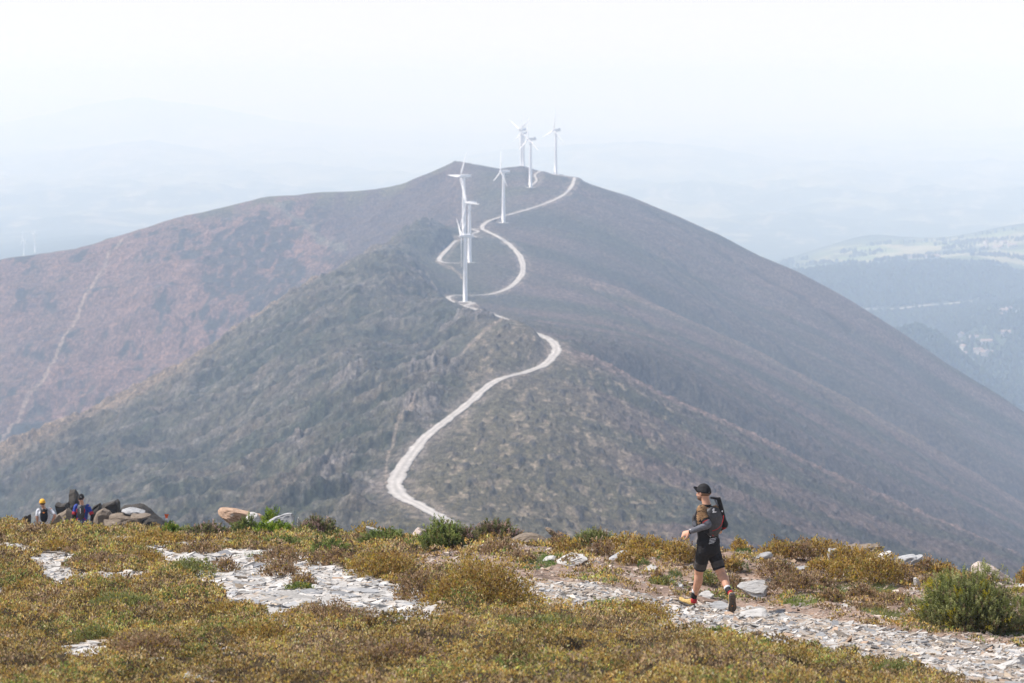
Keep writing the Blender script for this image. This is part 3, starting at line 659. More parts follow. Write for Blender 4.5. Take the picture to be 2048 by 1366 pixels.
def ground_at(px, d):
    px = np.atleast_1d(np.asarray(px, float)); d = np.atleast_1d(np.asarray(d, float))
    i = np.clip(np.searchsorted(GD, d)-1, 0, len(GD)-2); j = np.clip(np.searchsorted(GPX, px)-1, 0, len(GPX)-2)
    a = ((d-GD[i])/(GD[i+1]-GD[i]))[:, None]; b = ((px-GPX[j])/(GPX[j+1]-GPX[j]))[:, None]
    return (GV[i, j]*(1-a)+GV[i+1, j]*a)*(1-b)+(GV[i, j+1]*(1-a)+GV[i+1, j+1]*a)*b
def depth_of(px, py):
    """distance at which the bare ground shows at a photo position (crest when the position is above it)"""
    j = int(np.clip(np.searchsorted(GPX, px), 0, len(GPX)-1)); colv = GPY[:, j]
    k = np.nonzero(colv <= py)[0]
    if len(k) == 0 or GD[k[0]] > 66: k = [int(np.argmin(np.where(GD < 66, colv, 9e9)))]
    return float(GD[k[0]])
def spot(px, py): d = depth_of(px, py); return ground_at(px, d)[0], d
# ---------------------------------------------------------------- leaves
def leaf_mat(name, trans=.35):
    m = mat(name, rough=.65, spec=.25); t, b, N, L = nodes(m); c = attr_color(m); L.new(c, b.inputs['Base Color'])
    tr = N.new('ShaderNodeBsdfTranslucent'); L.new(c, tr.inputs[0]); mx = N.new('ShaderNodeMixShader'); mx.inputs[0].default_value = trans
    L.new(b.outputs[0], mx.inputs[1]); L.new(tr.outputs[0], mx.inputs[2]); L.new(mx.outputs[0], N['Material Output'].inputs[0]); return m
M_LEAF = leaf_mat('heath_leaf'); M_NEEDLE = leaf_mat('needle_leaf', .3); M_GRASS = leaf_mat('grass_blade', .4)
def leaves(pos, axis, length, width, color, rg, wide=.6):
    """one diamond-shaped leaf per point"""
    n_ = len(pos); a = axis/(np.linalg.norm(axis, axis=1)[:, None]+1e-9)
    r_ = rg.normal(size=(n_, 3)); s = np.cross(a, r_); s /= np.linalg.norm(s, axis=1)[:, None]+1e-9
    nrm = np.cross(a, s); L_ = np.asarray(length)[:, None]; W_ = np.asarray(width)[:, None]*.5
    V = np.stack([pos, pos+a*L_*wide+s*W_+nrm*L_*.08, pos+a*L_, pos+a*L_*wide-s*W_+nrm*L_*.08], 1).reshape(-1, 3)
    F = np.arange(n_*4).reshape(-1, 4); return V, F, np.repeat(color, 4, 0)
PAL = dict(heath=[((.41,.25,.075), 3.4), ((.52,.37,.12), 2.6), ((.58,.41,.08), .9), ((.60,.47,.24), 1.3), ((.29,.28,.07), 1.4), ((.15,.09,.05), 1.6)],
           dry=[((.38,.25,.14), 3), ((.53,.39,.25), 2.2), ((.23,.21,.09), 1.), ((.15,.095,.06), 1.6)],
           green=[((.185,.245,.06), 3), ((.30,.34,.10), 2), ((.11,.145,.035), 1.), ((.22,.17,.08), .9)],
           bright=[((.18,.27,.022), 3), ((.30,.37,.04), 2), ((.10,.16,.02), 1.2)],
           pink=[((.22,.20,.09), 2.4), ((.42,.28,.24), 1.5), ((.16,.19,.06), 2.2), ((.14,.10,.065), 1.)],
           olive=[((.26,.29,.09), 3), ((.37,.38,.16), 2), ((.15,.165,.05), 1.1), ((.26,.19,.11), .8)],
           moss=[((.11,.19,.05), 3), ((.16,.25,.07), 2), ((.08,.13,.03), 1)])
def pick(pal, n_, rg):
    cs = np.array([c for c, _ in PAL[pal]]); w_ = np.array([k for _, k in PAL[pal]]); i = rg.choice(len(cs), n_, p=w_/w_.sum())
    return cs[i]*rg.uniform(.7, 1.3, (n_, 1))
def carpet():
    rg = np.random.RandomState(11)
    n_ = 620000
    # uniform over the ground, thinned with distance so leaves stay about pixel-sized
    d = np.exp(rg.uniform(math.log(17.), math.log(67), n_*2)); keep = rg.rand(len(d)) < np.clip((d/40)**.9, 0, 1)*1.0; d = d[keep][:n_]
    n_ = len(d); px = rg.uniform(-260, 2300, n_)
    B, py = ground_base(px, d); X, Y = B[:, 0], B[:, 1]
    br, pa, scm = bare_masks(px, py, X, Y); ok = ~(br | scm)
    # sparse creeping sprigs on the bank and between the stones
    spr = (br & ~pa) & (fbm(X/.8+3, Y/.8, 4) > .16) & (rg.rand(n_) < .5)
    ok2 = ok | spr
    px, d, py, X, Y = px[ok2], d[ok2], py[ok2], X[ok2], Y[ok2]; sp = spr[ok2]; n_ = len(px)
    hb = heath_h(px, py, X, Y); h = np.where(sp, .05, hb); g = ground_at(px, d); g[:, 2] -= np.where(sp, 0, h*.62)
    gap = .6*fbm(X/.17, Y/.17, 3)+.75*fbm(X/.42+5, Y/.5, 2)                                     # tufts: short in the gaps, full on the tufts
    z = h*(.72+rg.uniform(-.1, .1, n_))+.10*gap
    q = g.copy(); q[:, 2] += np.maximum(z, .01)
    lod = np.clip(d/40, .62, 1.5)
    fz = fbm(X/2.2+2, Y/2.6, 4); fy = fbm(X/1.0+40, Y/1.2, 4); fw = fbm(X/.3+9, Y/.3, 3)
    c = pick('heath', n_, rg)
    for pal, k in (('green', ss(.22, .5, fz+.5*fw)*.55), ('dry', ss(.1, .4, -fz+.3*fw)*.8), ('pink', ss(.2, .5, fy)*.35)):
        t = rg.rand(n_) < k; c[t] = pick(pal, int(t.sum()), rg)
    c = c*(1+.55*np.clip(fbm(X/.75+60, Y/1.1, 3), -.8, .8))[:, None]
    yel = (rg.rand(n_) < .20*ss(.1, .45, fy+.4*fw)); c[yel] = np.array([.55, .43, .11])*rg.uniform(.8, 1.2, (int(yel.sum()), 1))
    bl = np.maximum(ss(.0, -.4, gap), ss(.20, .07, hb)*.95*(~sp))[:, None]*rg.uniform(.3, 1, (n_, 1)); c = c*(1-bl*.75)+np.array([.085, .055, .03])*bl*.75  # gaps and creases: shade painted into the leaf colour, over brown dead undergrowth
    Vs = []; Fs = []; Cs = []; o_ = 0
    for k in range(3):
        ax = rg.normal(size=(n_, 3))*np.array([.5, .5, .3])+np.array([0, 0, 1.])
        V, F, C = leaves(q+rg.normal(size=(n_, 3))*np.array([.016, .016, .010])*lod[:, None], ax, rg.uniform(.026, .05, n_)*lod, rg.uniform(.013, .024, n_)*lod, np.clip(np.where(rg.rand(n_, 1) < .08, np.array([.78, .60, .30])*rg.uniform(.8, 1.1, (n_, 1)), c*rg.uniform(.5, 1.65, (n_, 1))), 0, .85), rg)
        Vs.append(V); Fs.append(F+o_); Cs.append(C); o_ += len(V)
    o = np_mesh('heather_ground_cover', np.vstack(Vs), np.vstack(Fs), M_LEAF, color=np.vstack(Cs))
    tag(o, 'low rusty brown and yellow heather carpeting the slope', 'heather', kind='stuff')
carpet()
def grass():
    rg = np.random.RandomState(21); n_ = 420000
    px = rg.uniform(400, 2200, n_); d = rg.uniform(34, 56, n_); B, py = ground_base(px, d)
    g = grass_mask(px, py, B[:, 0], B[:, 1]); k = g >= 0; px, d, g = px[k], d[k], g[k]
    k = rg.rand(len(px)) < .75; px, d, g = px[k], d[k], g[k]; n_ = len(px)
    q = ground_at(px, d); q[:, 2] -= .005
    c = np.array([s[1] for s in GRASS])[g]*rg.uniform(.65, 1.35, (n_, 1)); dry = rg.rand(n_) < .22; c[dry] = np.array([.33, .29, .14])
    ax = rg.normal(size=(n_, 3))*np.array([.45, .45, .1])+np.array([0, 0, 1.])
    V, F, C = leaves(q, ax, rg.uniform(.03, .085, n_), rg.uniform(.006, .012, n_), c, rg, .35)
    tag(np_mesh('grass', V, F, M_GRASS, color=C), 'short bright green grass in patches beside the stony path', 'grass', kind='stuff')
grass()
# ---------------------------------------------------------------- loose slate
def scree():
    rg = np.random.RandomState(5); n_ = 1150000
    px = rg.uniform(-250, 2350, n_); d = rg.uniform(20, 64, n_); B, py = ground_base(px, d); X, Y = B[:, 0], B[:, 1]
    br, pa, scm = bare_masks(px, py, X, Y)
    pr = np.where(pa, .56, np.where(scm, .72, np.where(br, .42*ss(-.4, .3, fbm(X/.7, Y/.7, 3))+.1, 0.)))
    pr = pr*(.25+.75*ss(-.28, .12, fbm(X/.5+11, Y/.8, 3))); spill = ~(pa | scm | br) & (soft(px, py, X, Y) < .85); pr = np.where(spill, .12, pr)
    k = (rg.rand(n_) < pr*np.clip(d/44, 0, 1)); px, d, X, Y, scm, pa = px[k], d[k], X[k], Y[k], scm[k], pa[k]; n_ = len(px)
    s = np.exp(rg.normal(math.log(.0150), .68, n_))*np.where(scm, 1.7, np.where(pa, 1.05, .9)); s = np.clip(s, .006, np.where(scm, .15, .085))
    q = ground_at(px, d); sub = rg.rand(n_)
    t = np.clip(s*rg.uniform(.10, .34, n_), .003, .022); ang = rg.normal(0, .9, n_); ax, ay = s*rg.uniform(.8, 1.6, n_), s*rg.uniform(.55, 1.05, n_)
    tilt = rg.normal(size=(n_, 2))*np.where(scm, .15, .25)[:, None]
    S = 6; V = np.zeros((n_, 2*S, 3))
    for k in range(S):
        a = 2*math.pi*k/S+rg.uniform(-.5, .5, n_); r_ = rg.uniform(.55, 1.15, n_)
        lx, ly = ax*r_*np.cos(a), ay*r_*np.sin(a); wx, wy = lx*np.cos(ang)-ly*np.sin(ang), lx*np.sin(ang)+ly*np.cos(ang)
        wz = wx*tilt[:, 0]+wy*tilt[:, 1]
        V[:, k] = np.stack([wx, wy, wz+t*.7], 1); sh = rg.uniform(.9, 1.12, n_); V[:, S+k] = np.stack([wx*sh, wy*sh, wz-t*.6], 1)
    V += q[:, None]
    F = [(0,1,2,3),(0,3,4,5)]+[(S+k, S+(k+1) % S, (k+1) % S, k) for k in range(S)]
    F = (np.array(F)[None]+(np.arange(n_)*2*S)[:, None, None]).reshape(-1, 4)
    base = np.array([(.47,.45,.415), (.37,.37,.365), (.56,.53,.485), (.47,.38,.28), (.22,.22,.225), (.52,.465,.40), (.42,.30,.21), (.33,.28,.225)])
    ci = rg.choice(8, n_, p=[.22,.14,.2,.1,.06,.16,.05,.07]); cw = rg.choice(8, n_, p=[.32,.16,.26,.04,.06,.14,.01,.01])
    c = base[np.where(scm, cw, ci)]*rg.uniform(.62, 1.12, (n_, 1))
    cut = (~scm) & (~pa); c[cut] = c[cut]*np.array([.93, .82, .74])
    m = tint_mat('slate_chip', .85, .25, (30, .8, 1.15, .3, .004))
    tag(np_mesh('slate_gravel', V.reshape(-1, 3), F, m, color=np.repeat(c, 2*S, 0)), 'pale flat slate chips strewn over the path and clearings', 'gravel', kind='stuff')
scree()
# ================================================================ rocks
def rock_mat(name, c1, c2, c3, scale=9.):
    m = mat(name, rough=.85, spec=.25); t, b, N, L = nodes(m)
    n = add_noise(m, scale, 6, .65); r = ramp(m, n.outputs[0], [(.30, c3), (.42, c1), (.60, c1), (.72, c2)])
    st = add_noise(m, scale*1.2, 5, .7, stretch=(.6, .6, 6)); r2 = ramp(m, st.outputs[0], [(.36, (.62,)*3), (.5, (1,)*3), (.7, (1.08,)*3)])
    L.new(mixc(m, 1., r.outputs[0], r2.outputs[0], 'MULTIPLY'), b.inputs['Base Color']); bump(m, st.outputs[0], .8, .02); return m
RM = dict(grey=rock_mat('slate_grey', (.37,.37,.365), (.50,.50,.48), (.19,.19,.19)), white=rock_mat('slate_pale', (.53,.51,.475), (.62,.60,.57), (.33,.28,.23)),
          tan=rock_mat('slate_rust', (.46,.31,.21), (.56,.50,.43), (.26,.17,.11)), brown=rock_mat('slate_brown', (.21,.165,.12), (.33,.29,.24), (.09,.07,.05)),
          dark=rock_mat('slate_dark', (.055,.048,.040), (.13,.115,.10), (.018,.016,.015), 1.7), pink=rock_mat('slate_pink', (.52,.43,.37), (.62,.58,.54), (.33,.24,.19)))
def rock_geo(dims, seed, nplanes=14, flat=.5, n=11, k=1.0):
    rg = np.random.RandomState(seed); g = np.linspace(-1, 1, n); pts = []; F = []; o_ = 0
    for ax in range(3):
        for s in (-1, 1):
            a, b = np.meshgrid(g, g); c = np.full_like(a, s); v = np.zeros((n, n, 3)); v[..., ax] = c; v[..., (ax+1) % 3] = a; v[..., (ax+2) % 3] = b
            pts.append(v.reshape(-1, 3)); f = grid_faces(n, n)+o_; F.append(f if s > 0 else f[:, ::-1]); o_ += n*n
    V = np.vstack(pts); V /= np.linalg.norm(V, axis=1)[:, None]; V *= 1.25
    for i in range(nplanes):
        p = rg.normal(size=3); p[2] *= flat
        p /= np.linalg.norm(p); dd = rg.uniform(.52, .9); q = V@p-dd; V -= np.maximum(q, 0)[:, None]*p
    for s in (1, -1):                                                  # bedding planes
        p = np.array([rg.normal()*.10, rg.normal()*.10, s]); p /= np.linalg.norm(p); q = V@p-.55; V -= np.maximum(q, 0)[:, None]*p
    lay = np.round(V[:, 2]*4+rg.rand())
    h = _hv[((lay*37+seed*13).astype(int)) & 511]-.5; h2 = _hv[((lay*91+seed*7+5).astype(int)) & 511]-.5
    V[:, 0] += h*.13*k; V[:, 1] += h2*.13*k
    V *= 1+.05*noise(V[:, 0]*3+seed, V[:, 1]*3+V[:, 2]*2)[:, None]
    mx = np.abs(V).max(0); V = V/mx*np.array(dims)/2
    return V, np.vstack(F)
def rotm(yaw, pitch, roll):
    return np.array(Matrix.Rotation(R(yaw), 3, 'Z') @ Matrix.Rotation(R(pitch), 3, 'X') @ Matrix.Rotation(R(roll), 3, 'Y'))
def rock(px, top, bot, w_, mt, label, roll=0, pitch=22, yaw=0, dr=.8, seed=None, name='flat_rock', cat='rock', d=None, base=None, flat=.5, thick=None, group=None, k=1.):
    """px centre, rows of its top and bottom edge, width in photo pixels -> real size at its own distance"""
    if d is None: d = depth_of(px, bot)
    s = d/FPX; W = w_*s; H = (bot-top)*s; seed = seed or int(px*7+bot)
    cosr = abs(math.cos(R(roll))); sinr = abs(math.sin(R(roll)))
    if thick is None: th = H*.8
    else: th = thick*s
    L_ = W/max(cosr, .5)
    Rm = rotm(yaw, pitch, roll); box = name == 'boulder'
    def made(dy, th_): V, F = rock_geo((L_, dy, th_), seed, flat=flat, k=k); return V@Rm.T, F
    if box: V, F = made(L_*dr, H)
    else:
        if thick is None: th = min(H*.55, W*.4)
        lo_, hi_ = .12*L_, 1.5*L_                                      # choose the slab's depth so that it shows the right height
        for _ in range(9):
            md = (lo_+hi_)/2; V, F = made(md, th); sc_y, sc_x = proj(V+P(px, bot, d))[1], 0
            if sc_y.max()-sc_y.min() < (bot-top): lo_ = md
            else: hi_ = md
    V[:, 0] *= W/(V[:, 0].max()-V[:, 0].min())
    c = P(px, (top+bot)/2, d); V[:, 1] += d; V[:, 0] += c[0]-(V[:, 0].max()+V[:, 0].min())/2
    V[:, 2] += P(px, top, d)[2]-V[:, 2].max(); g = ground_at(px, d)[0][2]; gap_ = V[:, 2].min()-(g-.02)
    if gap_ > 0:
        if box or gap_ > .1: V[:, 2] = V[:, 2].max()-(V[:, 2].max()-V[:, 2])*(1+gap_/(V[:, 2].max()-V[:, 2].min()))
        else: V[:, 2] -= gap_
    c0 = V.mean(0); o = np_mesh(name, V-c0, F, RM[mt]); o.location = c0
    sh = o.data; sh.polygons.foreach_set('use_smooth', np.zeros(len(sh.polygons), bool))
    tag(o, label, cat, group); return o
# dark outcrop behind the two distant walkers
OG = 'rocks of the dark outcrop'
rock(114, 1030, 1125, 28, 'brown', 'low brown rock at the elbow of the walker in the yellow cap', d=90, name='boulder', pitch=0, flat=.9, dr=.8, seed=29)
rock(220, 1040, 1125, 50, 'brown', 'low weathered rock at the foot of the outcrop beside the walkers', d=88.5, name='boulder', pitch=12, flat=.7, dr=.8, seed=61)
rock(245, 1050, 1125, 46, 'grey', 'grey flat rock just above the heather, below the pale slabs', d=87, name='boulder', pitch=12, flat=.7, dr=.8, seed=73)
rock(54, 1028, 1125, 18, 'dark', 'small dark rock at the far left behind the yellow-capped walker', d=92, name='boulder', pitch=0, flat=.9, dr=.8, seed=79)
# crest, left and middle
def traced(poly, d, depth, mt, label, seed=1, name='boulder', rough=1., bulge=.25, lean=0.):
    """a solid rock from its outline (photo positions at distance d), `depth` metres thick, with broken bevelled faces"""
    rg = np.random.RandomState(seed); p = np.array(poly, float); q = []
    for i in range(len(p)):
        a, b_ = p[i], p[(i+1) % len(p)]; L_ = np.linalg.norm(b_-a); k_ = max(1, min(7, int(L_/8)))
        for j in range(k_):
            u = j/k_; v = a+(b_-a)*u
            if j: nrm_ = np.array([-(b_-a)[1], (b_-a)[0]])/L_; v = v+nrm_*rg.uniform(-1.5, 1.5)*rough*min(1, L_/30+.3)
            q.append(v)
    q = np.array(q); n_ = len(q); cen = q.mean(0); s_ = d/FPX; W3 = P(q[:, 0], q[:, 1], np.full(n_, d)); C3 = P(cen[0], cen[1], d)
    rings = []; ext = np.abs(W3-C3).max(0)+1e-6
    pl_ = [(rg.normal()*.75, rg.normal()*.75, rg.uniform(-.25, .04)) for _ in range(7)]; pb_ = [(rg.normal()*.3, rg.normal()*.3, rg.uniform(-.1, .05)) for _ in range(4)]
    def facet(v, P_): a_, b_ = (v[:, 0]-C3[0])/ext[0], (v[:, 2]-C3[2])/ext[2]; return np.max([p_[0]*a_+p_[1]*b_+p_[2] for p_ in P_], 0)
    lay = _hv[(np.floor((W3[:, 2]-C3[2])/ext[2]*7+seed).astype(int)*31+seed) & 511]-.5
    for t_, k_ in [(-1, .0), (-1, .14), (-1, .28), (-1, .42), (-1, .56), (-1, .7), (-1, .82), (-1, .92), (-1, .985), (-.3, 1.), (.2, 1.), (.7, .99), (1, .9), (1, .5), (1, .0)]:
        v = C3+(W3-C3)*k_; y_ = t_*.5+0*v[:, 0]
        v = v.copy(); v[:, 1] += depth*(y_+.10*lay*rough*(k_ > .3))+lean*(v[:, 2]-C3[2])
        if k_ > .5: sc3 = .035*rough*min(depth, ext[0]); v[:, 0] += sc3*np.sign(noise(v[:, 2]*7/ext[2]+seed, v[:, 1]*0+t_*5))*rg.rand(n_)*(t_ != -.36)
        rings.append(v)
    prof = rings
    V = np.vstack(rings); Q = (V-C3-np.array([0, 0, 0]))/np.array([ext[0], depth*.5, ext[2]])
    for _ in range(16):
        nn = np.array([rg.normal()*.75, -rg.uniform(.35, 1.), rg.normal()*.75+.15]); nn /= np.linalg.norm(nn); ex_ = (Q@nn).max(); q2 = Q@nn-ex_*rg.uniform(.62, .93)
        cut = np.maximum(q2, 0)[:, None]*nn; cut[:, 0] *= .12; cut[:, 2] *= .12; cut[:, 1] *= 1/max(.35, abs(nn[1])); Q -= cut
    Q[:, 1] = np.maximum(Q[:, 1], -1.3); V = Q*np.array([ext[0], depth*.5, ext[2]])+C3; V[:, 1] += depth*.05*noise(V[:, 0]*9/depth+seed, V[:, 2]*16/depth)
    F = [(i*n_+k, i*n_+(k+1) % n_, (i+1)*n_+(k+1) % n_, (i+1)*n_+k) for i in range(len(prof)-1) for k in range(n_)]
    c0 = V.mean(0); o = np_mesh(name, V-c0, F, RM[mt]); o.location = c0; return tag(o, label, 'rock')
traced([(136.4,982),(147.7,981),(152.5,988),(154,994),(156,1002),(157,1019),(162,1060),(166,1140),(136,1140),(138,1060),(138,1030),(136,1016),(135,1007),(138,999),(137,990)], 95, 1.1, 'dark', 'tall dark rock pillar rising between the two distant walkers', 12, rough=1.3)
traced([(113.5,1006),(122,1009),(133,1007),(138,1017),(142,1038),(146,1140),(112,1140),(119,1050),(118,1027),(116.5,1016)], 94, 1., 'dark', 'dark pointed rock leaning on the left side of the tall rock pillar', 41, rough=1.3)
traced([(112.5,1031),(124,1025),(134,1018),(141,1025),(145,1045),(150,1140),(108,1140),(110,1045)], 91.5, 1.1, 'brown', 'rounded grey brown rock in front of the tall rock pillar', 23)
traced([(180,1020),(186,1014),(196.5,1009),(200,1013),(201,1025),(204,1140),(176,1140)], 95.5, 1.2, 'dark', 'dark angular rock just right of the blue-shirted walker', 31, rough=1.3)
traced([(201,1011),(214,1007.5),(226,1004),(231,1001),(235.5,1004),(237.5,1014),(242,1060),(246,1140),(204,1140),(207,1060),(206,1022)], 94, 1.2, 'dark', 'dark rock with a raised right corner, right of the blue-shirted walker', 37, rough=1.2)
traced([(188,1036),(195.5,1023),(205,1019),(216,1025),(222,1033),(230,1060),(234,1140),(184,1140)], 91.5, 1.1, 'brown', 'grey rock with pale broken edges below the raised-corner rock', 43, rough=1.3)
traced([(236,1020),(246,1014),(262,1013),(276,1010),(284,1012),(295,1020.5),(303,1029),(312.5,1037.6),(322,1043),(331,1050),(336,1140),(232,1140)], 94.5, 1.6, 'dark', 'largest dark boulder sloping down to the right at the end of the outcrop', 67, rough=1.2)
traced([(284,1041),(296,1038),(308,1041),(318,1048),(328,1057),(332,1140),(278,1140)], 91, 1., 'dark', 'low dark boulder at the right-hand foot of the outcrop', 71)
traced([(219,1032),(232,1029),(244,1030),(262,1032),(278,1035),(284,1046),(290,1140),(216,1140)], 91, 1.3, 'brown', 'brown grey boulder supporting the pale flat slabs of the outcrop', 53, rough=1.2)
traced([(241.7,1022),(254,1018),(270,1020.5),(288,1025.5),(287.5,1029),(266,1028.5),(244,1027)], 91.2, 1.0, 'grey', 'pale flat slab lying on top of the dark outcrop', 57, 'flat_rock', lean=-.0)
traced([(262,1030),(281,1030),(300,1031.5),(299,1035.5),(281,1034.5),(262,1033.5)], 90.4, .8, 'brown', 'second smaller pale slab just below the top slab of the outcrop', 59, 'flat_rock')
traced([(435,1022.5),(438,1018),(444,1016.6),(467,1018),(485,1023),(502.5,1028),(520,1031),(526,1036),(516,1060),(470,1060),(464,1048),(455,1041),(443,1033),(436.6,1028)], 60, .55, 'tan', 'orange-brown slab jutting up to the left on the crest', 3, 'flat_rock')
traced([(492,1073),(505,1064),(517,1056),(540.6,1040),(560,1032),(576,1027),(583,1028),(587.5,1043),(590,1060),(564,1062),(538,1064),(520,1080),(500,1090)], 57.3, .4, 'grey', 'long grey slab leaning up to the right behind the bright green bush', 17, 'flat_rock')
traced([(1024.5,1081),(1030,1076),(1038,1072),(1050,1069.5),(1064,1069),(1077,1072),(1087.5,1077),(1099,1084),(1095,1090),(1087.5,1097),(1075,1103),(1055,1104),(1041,1101),(1029,1091)], 48.6, .55, 'brown', 'large brown lens-shaped boulder on the crest', 31, lean=.25)
traced([(1090,1057),(1094,1055),(1101,1057),(1114,1067),(1127,1078),(1132,1086),(1122,1092),(1112,1082),(1105,1074),(1098,1067),(1092,1060.6)], 49.2, .2, 'brown', 'brown finger of rock pointing up to the left on the skyline', 33, 'flat_rock')
traced([(1684,1097),(1697,1093),(1713,1090),(1730,1092),(1745,1091),(1750,1093),(1756.6,1091.5),(1768,1096),(1760,1099.5),(1753.6,1102),(1742,1107),(1732,1106),(1722,1110),(1700,1112),(1690,1106)], 46.6, .5, 'brown', 'dark overhanging slab with a beak pointing right on the skyline', 97, 'flat_rock', rough=1.4)
traced([(1749,1119),(1756,1113),(1765,1108),(1783,1104),(1784,1109),(1772,1116),(1764,1126),(1750,1126)], 46, .35, 'white', 'pale slab rising to the right behind heather on the skyline', 101, 'flat_rock')
traced([(1794,1119),(1803,1116),(1812,1113.5),(1829.6,1110.5),(1832,1115),(1838,1114.5),(1846,1112),(1843,1117.5),(1834,1122),(1822,1127),(1816,1138),(1798,1136)], 46.2, .4, 'grey', 'split grey slab with two prongs at the right end of the skyline', 103, 'flat_rock', rough=1.3)
traced([(1827,1156),(1832.5,1155),(1837,1160),(1841,1166),(1844,1178),(1846,1196),(1836,1196),(1833,1184),(1829.6,1172)], 43.3, .09, 'white', 'upright grey and white stone standing like a post beside the large bush', 111, 'stone')
traced([(1944,1134),(1949,1129),(1960,1124),(1972,1127),(1986,1133),(2000,1141),(2012,1150),(2032,1165),(2042,1182),(2010,1190),(1950,1180)], 44.8, .35, 'pink', 'large pinkish slab sloping down to the right behind the large bush', 117, 'flat_rock')
traced([(1880,1290),(1893,1285),(1907,1281),(1920,1278.5),(1933,1276.5),(1944,1280),(1941,1288),(1933,1296),(1925,1302),(1912,1304),(1896,1299),(1884,1296)], 37.6, .34, 'grey', 'long grey boulder with a shadowed right underside in the path', 121, lean=.9)
rock(505, 1025, 1046, 34, 'white', 'white stone wedged behind the right end of the orange-brown slab', pitch=10, d=59.5, seed=92)
rock(601, 1034, 1050, 13, 'white', 'small white pointed stone standing on the skyline', roll=20, pitch=0, name='stone', d=57, seed=5)
rock(592, 1069, 1084, 26, 'white', 'white triangular stone between the green bushes', pitch=18, name='stone', seed=9)
rock(680, 1069, 1077, 26, 'white', 'flat white stone just above the orange course flag', pitch=20, name='stone')
rock(752, 1052, 1062, 42, 'white', 'flat pale slab on the skyline left of the pink stone', roll=6, pitch=12, thick=7, dr=.6, d=53.5)
rock(842, 1056, 1072, 34, 'pink', 'blocky pinkish stone on the skyline beside the large dark bush', pitch=8, name='stone', d=52.5, seed=19)
rock(1030, 1088, 1106, 34, 'white', 'pale stone at the left foot of the lens-shaped boulder', pitch=14, name='stone', seed=38, d=47.5)
rock(1142, 1097, 1128, 66, 'white', 'longest pale slab rising to the right on the bank', roll=-24, pitch=24, thick=9, dr=.55, seed=39)
rock(1098, 1110, 1125, 30, 'white', 'pale slab left of the longest pale slab, beside the green grass', roll=-14, pitch=24, thick=10, dr=.7, seed=47)
rock(1137, 1090, 1100, 36, 'grey', 'low grey slab among heather above the longest pale slab', pitch=18, thick=8, dr=.7, seed=49)
rock(1190, 1087, 1094, 16, 'white', 'small pale stone peeping out below the olive bush', pitch=14, name='stone', d=46.3)
rock(1235, 1100, 1122, 40, 'grey', 'pointed grey slab rising to the right in the middle of the bank', roll=-24, pitch=24, thick=9, dr=.5, seed=51)
rock(1218, 1128, 1138, 13, 'white', 'small white block on the bare earth below the pointed grey slab', name='stone', pitch=12)
rock(1183, 1117, 1124, 13, 'pink', 'small pinkish stone on the bare earth, right of the longest slab', name='stone', roll=-20)
rock(1249, 1117, 1123, 14, 'white', 'thin flat white stone under the heather of the bank', name='stone', pitch=16)
rock(1303, 1125, 1142, 33, 'white', 'flat white stone between the green cushions on the bank', pitch=24, thick=8, dr=.7, seed=63)
rock(1359, 1157, 1171, 18, 'white', 'small white stone beside the lower green cushion, near the runner', name='stone', pitch=14)
rock(1352, 1166, 1174, 12, 'grey', 'tiny grey stone at the foot of the lower green cushion', name='stone')
# right of the runner
rock(1524, 1103, 1123, 44, 'grey', 'smooth grey triangular slab on the crest right of the runner', roll=-18, pitch=26, thick=14, dr=.7, seed=77)
rock(1507, 1153, 1192, 68, 'white', 'largest white slab, tilted toward the path right of the runner', roll=14, pitch=34, thick=12, dr=.8, seed=83)
rock(1437, 1196, 1217, 38, 'grey', 'pale slab with a dark end lying behind the runner\'s rear shoe', roll=-8, pitch=30, thick=10, dr=.8, seed=87)
rock(1505, 1211, 1235, 62, 'white', 'broad flat white slab in the path right of the rear shoe', pitch=26, thick=6, dr=.9, seed=91)
rock(1412, 1178, 1196, 34, 'white', 'pale flat slab on the bank seen between the runner\'s legs', pitch=24, thick=7, dr=.8, seed=93)
rock(1664, 1096, 1102, 20, 'white', 'small flat white stone on top of the heather crest', pitch=10, thick=5, name='stone', d=46)
rock(1607, 1126, 1138, 30, 'grey', 'low grey slab in the gravel gap between heather bushes', roll=-6, pitch=20, thick=7, dr=.7, seed=107)
rock(1597, 1181, 1187, 15, 'white', 'thin white stone lying at the left edge of the grass', roll=-14, name='stone')
rock(1823, 1214, 1226, 16, 'white', 'small white wedge-shaped stone at the left foot of the large bush', name='stone', pitch=8, seed=113)
rock(2046, 1168, 1182, 26, 'white', 'pale stone at the right edge beyond the large bush', name='stone', pitch=10, d=44)
rock(2006, 1275, 1290, 18, 'white', 'small rounded pale stone at the right edge of the path', name='stone', pitch=6, seed=123)
rock(2033, 1271, 1281, 18, 'white', 'small white stone beside the grass at the far right edge', name='stone', pitch=6, seed=125)
rock(2010, 1318, 1342, 62, 'white', 'long narrow pale slab rising to the right at the right edge of the path', roll=-22, pitch=20, thick=6, dr=.3, seed=127)
rock(1700, 1197, 1204, 18, 'grey', 'small grey stone with a shaded side among low heather', name='stone')
rock(1690, 1208, 1222, 16, 'white', 'small white stone at the lower edge of the low heather', name='stone', pitch=14, seed=129)
